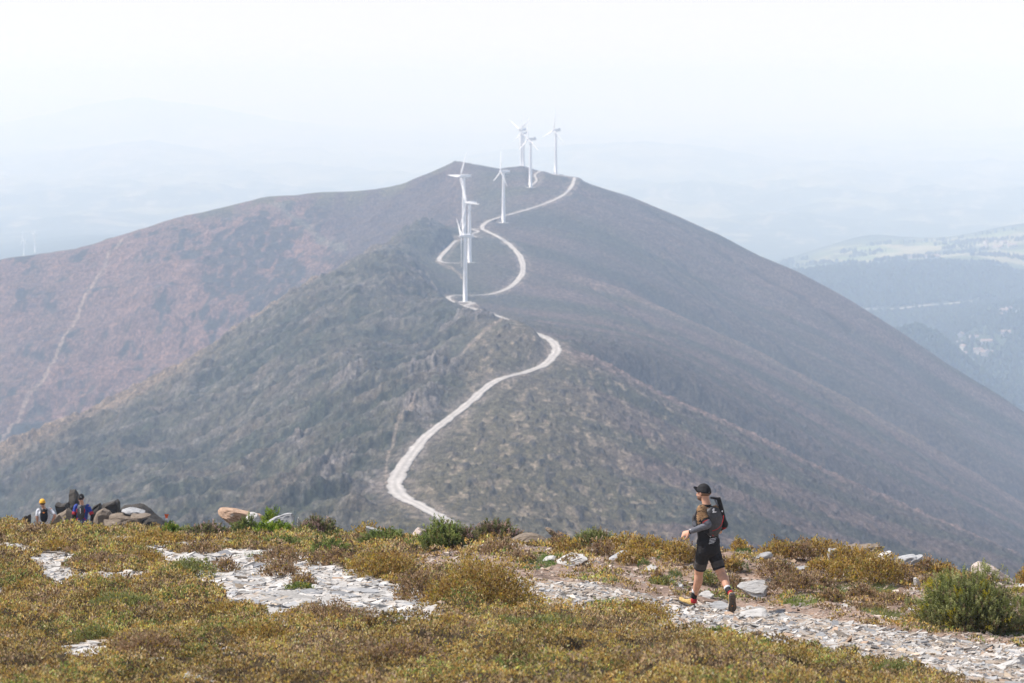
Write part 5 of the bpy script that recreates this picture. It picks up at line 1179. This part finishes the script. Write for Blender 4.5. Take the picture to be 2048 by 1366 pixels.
# ---------------------------------------------------------------- the runner
def runner():
    D0 = 41.0; sc_ = 1.0
    def J(px, py, dd=0): return P(px, py, D0+dd)
    RV = nrm([.77, .62, 0]); FV_ = nrm([-.62, .77, 0]); UP = np.array([0, 0, 1.])
    feet = J(1422, 1222, 0); g = ground_at(1422, D0)[0]
    root = empty('person', tuple(feet)); L0 = tuple(feet)
    pel = J(1417, 1096); wst = J(1416, 1074); chs = J(1414, 1036); nkb = J(1413, 1011, .01); hd = J(1406.5, 985.5, .06)
    ls, rs_ = J(1402.5, 1020, -.13), J(1436, 1020, .13)
    le, lw = J(1415.5, 1050, -.24), J(1380, 1064, -.05); re, rw = J(1449, 1049, .05), J(1441, 1058, .32)
    lh, rh = J(1407.5, 1100, -.05), J(1426, 1100, .06)
    lk, la = J(1397.5, 1149, .13), J(1388, 1193, .22); rk_, ra = J(1442.5, 1150, -.02), J(1458.5, 1184, -.33)
    FH = nrm([-.76, .62, -.06]); RH = nrm(np.cross(FH, UP)); UH = np.cross(RH, FH); MH = np.stack([RH, FH, UH], 1)
    tw = np.stack([RV, FV_, UP], 1)
    B = Body()
    B.tube([pel-UP*.06, pel, wst, chs, nkb+UP*-.03], [(.13, .10), (.160, .115), (.140, .100), (.165, .115), (.10, .075)], 20, side=RV, n=16)
    B.tube([nkb-UP*.05, nkb+UP*.02, hd-UP*.05+FH*-.02], [.066, .058, .056], 14, n=8)
    head_geo(B, hd, MH, .98)
    B.tube([ls+RV*.05, ls, ls*.5+le*.5, le], [.058, .056, .047, .040], n=12); B.tube([le, le*.6+lw*.4, lw], [.041, .040, .027], n=10)
    B.tube([rs_-RV*.05, rs_, rs_*.5+re*.5, re], [.058, .056, .047, .040], n=12); B.tube([re, re*.6+rw*.4, rw], [.041, .040, .027], n=10)
    B.tube([lh, lh*.5+lk*.5, lk+UP*.02, lk-UP*.05], [.092, .082, .062, .057], n=16)
    kb = lk*.68+la*.32-FV_*.02; B.tube([lk, kb, la*.78+lk*.22-FV_*.008, la], [.060, .063, .042, .034], n=16)
    B.tube([rh, rh*.5+rk_*.5, rk_+UP*.02, rk_-UP*.03], [.092, .082, .062, .058], n=16)
    kc = rk_*.68+ra*.32+UP*.018-FV_*.01; B.tube([rk_, kc, ra*.78+rk_*.22, ra], [.060, .064, .042, .034], n=16)
    hdL = nrm(J(1360, 1070, .02)-lw); hand_geo(B, lw, hdL, nrm(np.array([.15, -.75, .65])), -1, .34, 1.1); hand_geo(B, rw, nrm([-.3, .9, -.1]), np.array([.6, .2, .5]), 1, .6)
    body = B.fuse('body', m_skin, root, .0055, 3)
    # beard shadow and eyes
    f = lambda x, y, z: hd+MH@np.array([x, y, z])*.98
    for s in (-1, 1): raw('eye', ell_geo(f(s*.031, .080, .004), MH, (.012, .008, .009), 8), m_wht, root, L0)
    raw('beard', ell_geo(f(0, .024, -.062), MH, (.0615, .0735, .055), 14), m_beard, root, L0)
    # hair at the nape under the cap
    raw('hair', ell_geo(f(0, -.024, .008), MH, (.081, .094, .068), 14), m_tan, root, L0)
    # cap
    V = []; F = []; n_ = 12; S = 28
    for i in range(n_+1):
        t = (math.pi/2*1.0)*i/n_
        for k in range(S):
            a = 2*math.pi*k/S; dip = -.022*max(0, -math.sin(a))*(i/n_)**3+.0*math.cos(a)
            V.append(f(.091*math.sin(t)*math.cos(a), -.012+.113*math.sin(t)*math.sin(a), .016+.118*math.cos(t)+dip))
    for i in range(n_):
        for k in range(S): F.append((i*S+k, (i+1)*S+k, (i+1)*S+(k+1) % S, i*S+(k+1) % S))
    m = len(V)
    for k in range(S): v = np.array(V[n_*S+k]); V.append(tuple(v-(v-f(0, -.01, .02))*.05-UP*.004))
    for k in range(S): F.append((n_*S+k, m+k, m+(k+1) % S, n_*S+(k+1) % S))
    cap = raw('cap', (V, F), m_blk, root, L0)
    V = []; F = []; nb = 9
    for lay in (0, -.005):
        for i in range(nb):
            a = math.pi*(.14+.72*i/(nb-1))
            for j in range(6):
                u = j/5; x_ = (.084+.006*u)*math.cos(a); y_ = -.008+.108*math.sin(a)+.055*u*math.sin(a)**.7
                V.append(f(x_, y_, .026+lay+.060*u-.030*(x_/.08)**2*(.4+.6*u)))
    G = nb*6
    for lay in (0, G):
        for i in range(nb-1):
            for j in range(5):
                q = (lay+i*6+j, lay+(i+1)*6+j, lay+(i+1)*6+j+1, lay+i*6+j+1); F.append(q if lay else q[::-1])
    for i in range(nb-1): F.append((i*6+5, (i+1)*6+5, G+(i+1)*6+5, G+i*6+5))
    raw('brim', (V, F), m_blk, cap, L0)
    a0 = f(.02, -.118, .012); raw('cap_badge', ell_geo(f(-.022, -.117, .014), MH, (.006, .004, .004), 6), m_wht, cap, L0)
    raw('cap_opening', ell_geo(f(.012, -.098, -.002), MH, (.040, .022, .020), 10), m_tan, cap, L0)
    # shirt with sleeves
    B = Body(); B.tube([wst-UP*.02, wst+UP*.06, chs, nkb-UP*.035], [(.150, .110), (.160, .118), (.176, .128), (.115, .085)], 20, side=RV, n=16)
    for a_, e_ in ((ls, le), (rs_, re)):
        B.tube([chs*.35+a_*.65+UP*.03, a_+UP*.004, a_*.55+e_*.45, a_*.38+e_*.62], [.070, .068, .060, .058], n=14)
    B.fuse('shirt', m_camo, root, .006, 3)
    # collar, black vest body, lower jersey
    B = Body(); B.tube([nkb-UP*.055, nkb-UP*.02, nkb+UP*.018], [(.105, .088), (.078, .070), (.064, .062)], 18, side=RV, n=9); col_ = B.fuse('collar', m_blk, root, .006, 2)
    B = Body(); B.tube([wst-UP*.05, wst+UP*.04, chs-UP*.02, chs+UP*.05, nkb-UP*.045], [(.160, .122), (.163, .126), (.176, .138), (.150, .134), (.105, .098)], 22, side=RV, n=18); vest = B.fuse('vest', m_blk, root, .006, 3)
    B = Body(); B.tube([pel+UP*.015, wst-UP*.03, wst+UP*.03], [(.175, .130), (.163, .124), (.160, .118)], 22, side=RV, n=9); B.fuse('jersey', m_blk, root, .006, 2)
    # belt with the slanted white bars
    bc = J(1416.5, 1082); B = Body(); B.tube([bc-UP*.045, bc-UP*.02, bc+UP*.02, bc+UP*.035], [(.178, .136), (.181, .139), (.176, .136), (.168, .128)], 24, side=RV, n=9); belt = B.fuse('waist_belt', m_blk, root, .006, 2)
    def on_back(px, py, r1, r2, c):
        """point on the back half of an elliptic trunk seen at a photo position"""
        dv = P(px, py, 10.); dv = dv/np.linalg.norm(dv); h = np.array([RV[:2], FV_[:2]])@(dv[:2]); k_ = np.array([RV[:2], FV_[:2]])@(-c[:2])
        A = (h[0]/r1)**2+(h[1]/r2)**2; Bq = 2*(h[0]*k_[0]/r1**2+h[1]*k_[1]/r2**2); C_ = (k_[0]/r1)**2+(k_[1]/r2)**2-1
        t = (-Bq-math.sqrt(max(Bq*Bq-4*A*C_, 0)))/(2*A); return dv*t
    for i in range(4):                                                 # four slanted bars of the printed mark
        y_ = 1076.6+i*3.0; x0 = 1419.5-i*.6; x1 = 1432.5-i*.9-(1.5 if i == 3 else 0); pts = []
        for u in np.linspace(0, 1, 6): pts.append(on_back(x0+(x1-x0)*u, y_+1.9-2.6*u, .186, .144, bc))
        raw('belt_print', tube_geo(pts, [(.0028, .0036)]*6, 6, side=RV), m_wht, belt, L0)
    tg = on_back(1421, 1072, .176, .136, wst); raw('pocket_tag', ell_geo(tg, tw, (.015, .006, .016), 4), m_wht, vest, L0)
    # shorts
    B = Body(); B.tube([pel+UP*.06, pel+UP*.02, pel-UP*.06, pel-UP*.10], [(.168, .128), (.180, .138), (.176, .132), (.12, .10)], 22, side=RV, n=12)
    for h_, k_ in ((lh, lk), (rh, rk_)):
        B.tube([h_, h_*.66+k_*.34, h_*.46+k_*.54, h_*.36+k_*.64], [.102, .096, .086, .084], n=14)
    sh = B.fuse('shorts', m_short, root, .006, 3)
    for h_, k_ in ((lh, lk), (rh, rk_)): raw('thigh_band', tube_geo(*resamp([h_*.54+k_*.46, h_*.42+k_*.58, h_*.30+k_*.70, h_*.255+k_*.745], [.093, .0905, .086, .084], 12), 18), m_band, sh, L0); raw('hem', tube_geo([h_*.31+k_*.69, h_*.25+k_*.75], [.088, .0865], 18), m_blk, sh, L0)
    # arm sleeves, red trim, watch
    s1 = raw('arm_sleeve', tube_geo(*resamp([ls*.30+le*.70, le+RV*.004, le*.6+lw*.4, lw*.93+le*.07], [.053, .048, .0455, .033], 18), 14), m_gry, root, L0)
    raw('sleeve_cuff', tube_geo(*resamp([ls*.42+le*.58, ls*.22+le*.78], [.0545, .0535], 4), 14), m_blk, s1, L0); raw('sleeve_trim', tube_geo([ls*.235+le*.765, ls*.20+le*.80], [.0548, .0545], 14), m_red, s1, L0)
    s2 = raw('arm_sleeve', tube_geo(*resamp([rs_*.22+re*.78, re+RV*.004, re*.6+rw*.4, rw*.93+re*.07], [.050, .049, .045, .033], 18), 14), m_blk, root, L0); raw('sleeve_trim', tube_geo([re+UP*-.045-RV*.01, re-UP*.052-RV*.01], [.036, .034], 14), m_red, s2, L0)
    wd_ = nrm(lw-le); wr = raw('watch', tube_geo([lw-wd_*.022, lw-wd_*.002], [.0325, .0315], 14), m_blk, root, L0)
    fc = lw-wd_*.012+UP*.028+np.array([0, -.008, 0]); raw('watch_face', tube_geo([fc-UP*.006, fc+UP*.006+np.array([0, -.003, 0])], [.019, .018], 14), m_gls, wr, L0)
    # pack on the back
    bk_ = -FV_; pc = chs+bk_*.125+UP*(-.03)
    V = []; F = []; n_ = 16; S = 24
    for i in range(n_+1):
        u = i/n_; z_ = .195-.42*u; wd2 = .148*(math.sin(math.pi*min(1, .12+u*.86)))**.45; dp = .092*(math.sin(math.pi*min(1, .10+u*.86)))**.6
        if i in (0, n_): wd2 *= .35; dp *= .4
        for k in range(S):
            a = 2*math.pi*k/S; ca, sa = math.cos(a), math.sin(a); e = .8
            V.append(pc+RV*wd2*math.copysign(abs(ca)**e, ca)+bk_*dp*math.copysign(abs(sa)**e, sa)*(1 if sa > 0 else 1.2)+UP*z_)
    for i in range(n_):
        for k in range(S): F.append((i*S+k, i*S+(k+1) % S, (i+1)*S+(k+1) % S, (i+1)*S+k))
    F += [tuple(range(S)), tuple(range(n_*S, (n_+1)*S))[::-1]]
    pk = raw('backpack', (V, F), m_char, root, L0)
    def on_pack(px, py, off=.0): 
        dv = P(px, py, 10.); dv = dv/np.linalg.norm(dv); pl = pc+bk_*(.095+off); t = (pl@bk_)/(dv@bk_); return dv*t
    # emblem: S in a broken ring with the word under it
    def txt(body_, size, c, name, parent, mt):
        cu = bpy.data.curves.new(name, 'FONT'); cu.body = body_; cu.size = size; cu.extrude = .0015; cu.align_x = 'CENTER'; cu.align_y = 'CENTER'; cu.offset = size*.02
        o = bpy.data.objects.new(name, cu); col.objects.link(o); bpy.context.view_layer.update(); dg = bpy.context.evaluated_depsgraph_get(); me = bpy.data.meshes.new_from_object(o.evaluated_get(dg)); bpy.data.objects.remove(o)
        me.name = name; me.materials.clear(); me.materials.append(mt); ob = bpy.data.objects.new(name, me); col.objects.link(ob)
        Mx = Matrix((tuple(RV), tuple(UP), tuple(bk_))).transposed().to_4x4(); ob.matrix_world = Matrix.Translation(Vector(c)-Vector(L0)) @ Mx; ob.parent = parent; return ob
    c0 = on_pack(1427.5, 1020.5, .006); txt('S', .042, c0, 'emblem', pk, m_wht)
    rg_ = []; 
    for k in range(13): a = math.pi*(.15+1.55*k/12); rg_.append(c0+RV*.022*math.cos(a)+UP*.020*math.sin(a)+UP*.002)
    raw('emblem_ring', tube_geo(rg_, [.0024]*13, 6), m_wht, pk, L0)
    txt('SALOMON', .0145, on_pack(1428.8, 1024.3, .006), 'emblem_word', pk, m_wht)
    cc = nkb+bk_*.098-UP*.028; raw('collar_print', tube_geo([cc+RV*-.010, cc+RV*.035], [.004, .004], 6), m_blu, col_, L0); raw('collar_dot', ell_geo(cc+RV*.02-UP*.035+bk_*.012, tw, (.006, .006, .006), 6), m_wht, col_, L0)
    # shoulder straps and seams
    for s in (-1, 1):
        a_ = nkb+RV*s*.075-UP*.035; pts = [pc+RV*s*.09+UP*.12+bk_*.02, a_+bk_*.05+UP*.0, a_+FV_*.06+UP*.012, chs+RV*s*.10+FV_*.13]
        st = raw('strap', tube_geo(*resamp(pts, [(.030, .010)]*4, 14), 10, side=RV), m_gry if s < 0 else m_blk, pk, L0)
    sd = raw('side_panel', tube_geo(*resamp([pc-RV*.115+UP*.10, pc-RV*.135-UP*.02, pc-RV*.12-UP*.15], [(.02, .05), (.025, .07), (.02, .05)], 12), 12, side=RV), m_blk, pk, L0)
    # flask pockets on the chest showing on the left
    fl = J(1390, 1040, .06); B = Body(); B.tube([fl+UP*.085, fl+UP*.04, fl-UP*.03, fl-UP*.09], [.022, .040, .044, .030], n=10); B.fuse('flask_pocket', m_char, root, .006, 2); B = Body(); B.tube([J(1389, 1043, .05), J(1394, 1052, .02), J(1402, 1056, .0)], [.040, .045, .035], n=8); B.fuse('chest_pouch', m_gry, root, .006, 2)
    # folded poles in their sleeve at the right side
    q0, q1 = J(1437, 996, -.10), J(1451, 1052, -.02); qd = nrm(q1-q0)
    qv = raw('pole_quiver', tube_geo(*resamp([q0, q0*.7+q1*.3, q0*.3+q1*.7, q1], [(.030, .024), (.036, .028), (.034, .028), (.040, .032)], 14), 12, side=RV), m_blk, root, L0)
    raw('quiver_flap', tube_geo(*resamp([J(1421, 995.5, -.12), J(1428, 996, -.12), J(1438, 998, -.1)], [(.010, .014), (.012, .016), (.014, .020)], 8), 8), m_blk, qv, L0)
    raw('pole', tube_geo([J(1429, 998, -.11), J(1436, 1012, -.13)], [.012, .010], 8), m_gry, qv, L0); raw('quiver_buckle', ell_geo(J(1444.5, 1022.5, -.15), tw, (.010, .006, .012), 6), m_wht, qv, L0)
    raw('quiver_trim', tube_geo([J(1448.5, 1052.5, -.04), J(1453.5, 1051, -.02)], [.008, .007], 8), m_red, qv, L0)
    cd = [J(1447, 1031, -.19), J(1446.5, 1038, -.2), J(1442.5, 1050, -.215), J(1434, 1058.5, -.215), J(1424, 1062, -.19), J(1422, 1064, -.175), J(1425, 1070, -.165), J(1427.5, 1072, -.155)]
    raw('red_cord', tube_geo(*resamp(cd, [.0042]*8, 24), 8), m_red, pk, L0)
    # socks, gaiters, shoes
    for k_, a_, cuff in ((lk, la, 1), (rk_, ra, 1)):
        v = nrm(a_-k_); st = a_-v*.085
        sk = raw('sock', tube_geo(*resamp([st+v*.015, a_-v*.03, a_+v*.015], [.0445, .0415, .044], 8), 16), m_blk, root, L0); raw('sock_cuff', tube_geo(*resamp([st-v*.012, st+v*.018], [.0465, .0455], 3), 16), m_whc, sk, L0)
        for q_ in (0, 1):
            raw('sock_print', tube_geo([a_-v*(.045-.014*q_)+RV*(-.022)-FV_*.036, a_-v*(.047-.014*q_)-FV_*.044+RV*.004, a_-v*(.045-.014*q_)+RV*.026-FV_*.033], [.0045]*3, 6), m_wht if q_ == 0 else m_red, sk, L0)
    vL = nrm(J(1361, 1206, .46)-J(1387, 1213.5, .26)); heelL = J(1387.5, 1215.5, .22); toeL = heelL+nrm(np.array([-.66, .70, .16]))*.285
    raw('gaiter', tube_geo(*resamp([la-UP*.038, la-UP*.06+vL*.004, la-UP*.085+vL*.006], [.044, .045, .043], 8), 16), m_red, root, L0)
    shoe(root, L0, heelL, toeL, UP)
    heelR = J(1465.5, 1188, -.45); toeR = J(1466, 1227, -.36); shoe(root, L0, heelR, toeR, nrm(np.array([-.25, .95, .1])), tread=True)
    B = Body(); v = nrm(ra-rk_); B.tube([ra+v*-.002, ra*.6+(heelR+np.array([0, .06, -.02]))*.4, heelR+np.array([-.01, .07, -.05])], [.038, .040, .034], n=8); B.fuse('gaiter', m_red, root, .006, 2)
    tag(root, 'runner in black cap, shorts and backpack striding left along the stony path', 'person')
    return root
runner()
# ---------------------------------------------------------------- the two walkers beyond the crest
def walker(D0, j, spec, label):
    def J(px, py, dd=0): return P(px, py, D0+dd)
    UP = np.array([0, 0, 1.]); yaw = spec['yaw']; RV = np.array([math.cos(yaw), math.sin(yaw), 0]); FV_ = np.array([-math.sin(yaw), math.cos(yaw), 0]); bk_ = -FV_
    hd = J(*j['head']); px0 = j['head'][0]; g = ground_at(px0, D0)[0]; root = empty('person', (hd[0], hd[1], g[2])); L0 = tuple(root.location)
    ls, rs_ = J(*j['ls']), J(*j['rs']); le, re = J(*j['le']), J(*j['re']); lw, rw = J(*j['lw']), J(*j['rw'])
    nk = (ls+rs_)/2+UP*.05; chs = (ls+rs_)/2-UP*.12; wst = chs-UP*.24; pel = wst-UP*.16; gz = g[2]
    yh = spec.get('hyaw', yaw); MH = np.stack([[math.cos(yh), math.sin(yh), 0], [-math.sin(yh), math.cos(yh), 0], UP], 1)
    B = Body(); B.tube([pel-UP*.06, pel, wst, chs, nk-UP*.05], [(.14, .11), (.165, .12), (.145, .105), (.175, .12), (.10, .08)], 18, side=RV, n=14)
    B.tube([nk-UP*.06, nk, hd-UP*.04], [.065, .058, .056], n=8); head_geo(B, hd, MH)
    for s_, e_, w_, sd in ((ls, le, lw, 1), (rs_, re, rw, -1)):
        B.tube([s_, s_*.5+e_*.5, e_], [.055, .047, .04], n=8); B.tube([e_, e_*.6+w_*.4, w_], [.04, .038, .027], n=8); hand_geo(B, w_, nrm(w_-e_), np.array([.7*-sd, -.5, .2]), sd, .5)
    lh, rh = pel-RV*.09, pel+RV*.09; lf = np.array([lh[0], lh[1], gz+.02]); rf = np.array([rh[0], rh[1]+.1, gz+.02])
    for h_, f_ in ((lh, lf), (rh, rf)): k_ = h_*.52+f_*.48+FV_*.03; B.tube([h_, h_*.5+k_*.5, k_, k_*.65+f_*.35-FV_*.02, f_+UP*.07, f_+UP*.03+FV_*.06, f_+FV_*.16+UP*.02], [.09, .08, .058, .058, .036, .04, .03], n=24)
    B.fuse('body', m_skin, root, .010, 2)
    B = Body(); B.tube([pel+UP*.02, wst, chs, nk-UP*.04], [(.175, .130), (.157, .118), (.185, .13), (.115, .09)], 18, side=RV, n=14)
    for s_, e_ in ((ls, le), (rs_, re)): B.tube([chs*.3+s_*.7+UP*.05, s_-UP*.01, s_*.3+e_*.7, s_*.15+e_*.85], [.058, .058, .056, .054], n=12)
    B.fuse('shirt', spec['shirt'], root, .010, 2)
    B = Body(); B.tube([pel+UP*.06, pel, pel-UP*.1], [(.172, .128), (.182, .138), (.14, .12)], 18, side=RV, n=8)
    for h_, f_ in ((lh, lf), (rh, rf)): B.tube([h_, h_*.72+f_*.28, h_*.58+f_*.42], [.10, .092, .085], n=8)
    B.fuse('shorts', spec['shorts'], root, .010, 2)
    for f_ in (lf, rf): shoe(root, L0, f_-FV_*.08-UP*.02, f_+FV_*.2-UP*.02, UP)
    f = lambda x, y, z: hd+MH@np.array([x, y, z])
    V = []; F = []; n_ = 10; S = 20
    for i in range(n_+1):
        t = math.pi/2*i/n_
        for k in range(S): a = 2*math.pi*k/S; V.append(f(.091*math.sin(t)*math.cos(a), -.012+.113*math.sin(t)*math.sin(a), .010+.122*math.cos(t)))
    for i in range(n_):
        for k in range(S): F.append((i*S+k, (i+1)*S+k, (i+1)*S+(k+1) % S, i*S+(k+1) % S))
    cap = raw('cap', (V, F), spec['cap'], root, L0)
    V, F = ell_geo(f(-.0, .125, .018), MH, (.062, .065, .008), 8); raw('brim', (V, F), spec['brim'], cap, L0)
    raw('cap_badge', ell_geo(f(.02, -.115, .05), MH, (.010, .006, .012), 6), spec['badge'], cap, L0)
    raw('hair', ell_geo(f(0, -.022, .0), MH, (.080, .094, .062), 12), m_hair, root, L0)
    pc = chs+bk_*.15-UP*.03
    V, F = ell_geo(pc, np.stack([RV, FV_, UP], 1), (.118, .08, .215), 12); V = [v for v in V]; pk = raw('backpack', (V, F), spec['pack'], root, L0)
    for s in (-1, 1):
        a_ = nk+RV*s*.085-UP*.035; raw('strap', tube_geo(*resamp([pc+RV*s*.075+UP*.12, a_+bk_*.05, a_+FV_*.06, chs+RV*s*.09+FV_*.13], [(.028, .012)]*4, 12), 8, side=RV), spec['strap'], pk, L0)
    return root, L0, pk, pc, RV, bk_, UP, (ls, rs_, le, re, lw, rw), J
r_, L0, pk, pc, RV, bk_, UP, jj, J = walker(84., dict(head=(162.3, 996.5, 0), ls=(151.5, 1012.5), rs=(176.5, 1012.5), le=(147.5, 1031, -.08), re=(184.5, 1031, -.08), lw=(149, 1043, .06), rw=(182.5, 1042, .0)),
    dict(yaw=-.06, shirt=m_blu, shorts=m_blu, cap=m_blk, brim=m_blk, badge=m_wht, pack=m_char, strap=m_gry), '')
tag(r_, 'walker in blue and red shirt with grey backpack, black cap, seen from behind', 'person')
for s in (-1, 1):
    raw('red_cord', tube_geo(*resamp([pc+RV*s*.105-bk_*-.03+UP*.10, pc+RV*s*.118+bk_*.03+UP*.05, pc+RV*s*.10+bk_*.05-UP*.0], [.012]*3, 8), 8), m_red, pk, L0)
    raw('waist_strap', tube_geo(*resamp([pc+RV*s*.09-UP*.16+bk_*.03, pc+RV*s*.14-UP*.22], [.014]*2, 4), 8), m_red, pk, L0)
ls, rs_, le, re, lw, rw = jj
for a, e, w_ in ((ls, le, lw), (rs_, re, rw)):
    sl = raw('arm_sleeve', tube_geo(*resamp([a*.2+e*.8, e, e*.5+w_*.5, w_*.9+e*.1], [.053, .048, .044, .033], 12), 12), m_blk, r_, L0); raw('sleeve_cuff', tube_geo([a*.36+e*.64, a*.10+e*.90], [.064, .062], 12), m_red, r_, L0)
raw('pack_print', tube_geo([pc+bk_*.083+UP*.12, pc+bk_*.085, pc+bk_*.083-UP*.03], [.006, .009, .005], 6), m_wht, pk, L0)
m_bot = mat('bottle_green', (.10, .42, .32), .3, .5); bt = J(184.6, 1047, -.05)
bo = empty('flask', tuple(bt-UP*.10)); bv, bf = lathe([(0, .03), (.01, .036), (.12, .036), (.16, .02), (.165, .012), (.19, .012)], 14); pymesh('bottle', bv, bf, m_bot, bo); pymesh('lid', *lathe([(.185, .017), (.215, .017), (.22, .005)], 12), m_wht, bo); bo.rotation_euler = (0, R(-22), 0)
tag(bo, 'small green flask held in the right hand of the blue-shirted walker', 'bottle')
r_, L0, pk, pc, RV, bk_, UP, jj, J = walker(88., dict(head=(84.6, 1006, 0), ls=(76, 1021.5), rs=(100, 1018.5), le=(74, 1034, -.06), re=(110, 1031, -.12), lw=(75, 1046, .04), rw=(104, 1043, .0)),
    dict(yaw=.12, hyaw=.45, shirt=m_whc, shorts=m_whc, cap=m_capy, brim=m_blk, badge=m_gry, pack=m_blk, strap=m_blk), '')
tag(r_, 'walker in white shirt and yellow cap with hands on hips, seen from behind', 'person')
raw('pack_print', ell_geo(pc+bk_*.07+UP*.10+RV*.0, np.eye(3), (.032, .012, .018), 6), m_org, pk, L0)
# ================================================================ haze
def haze():
    m = bpy.data.materials.new('haze_air'); m.use_nodes = True; t = m.node_tree; t.nodes.clear()
    v = t.nodes.new('ShaderNodeVolumePrincipled'); o = t.nodes.new('ShaderNodeOutputMaterial')
    v.inputs['Color'].default_value = (.57, .74, 1.0, 1); v.inputs['Density'].default_value = 1.8e-4; v.inputs['Anisotropy'].default_value = .0
    v.inputs['Absorption Color'].default_value = (.88, .88, .88, 1)
    t.links.new(v.outputs[0], o.inputs['Volume'])
    lo = float(min(FV[..., 2].min(), HV[:, 2].min()))-6.; x0, x1, y0, y1, z1 = -45000, 45000, -300, 77000, 60.
    V = [(x0,y0,lo),(x1,y0,lo),(x1,y1,lo),(x0,y1,lo),(x0,y0,z1),(x1,y0,z1),(x1,y1,z1),(x0,y1,z1)]
    b = pymesh('haze', V, [(3,2,1,0),(4,5,6,7),(0,1,5,4),(1,2,6,5),(2,3,7,6),(3,0,4,7)], m, None, False)
    tag(b, 'pale blue haze filling the air over the valleys', 'haze', kind='stuff')
haze()
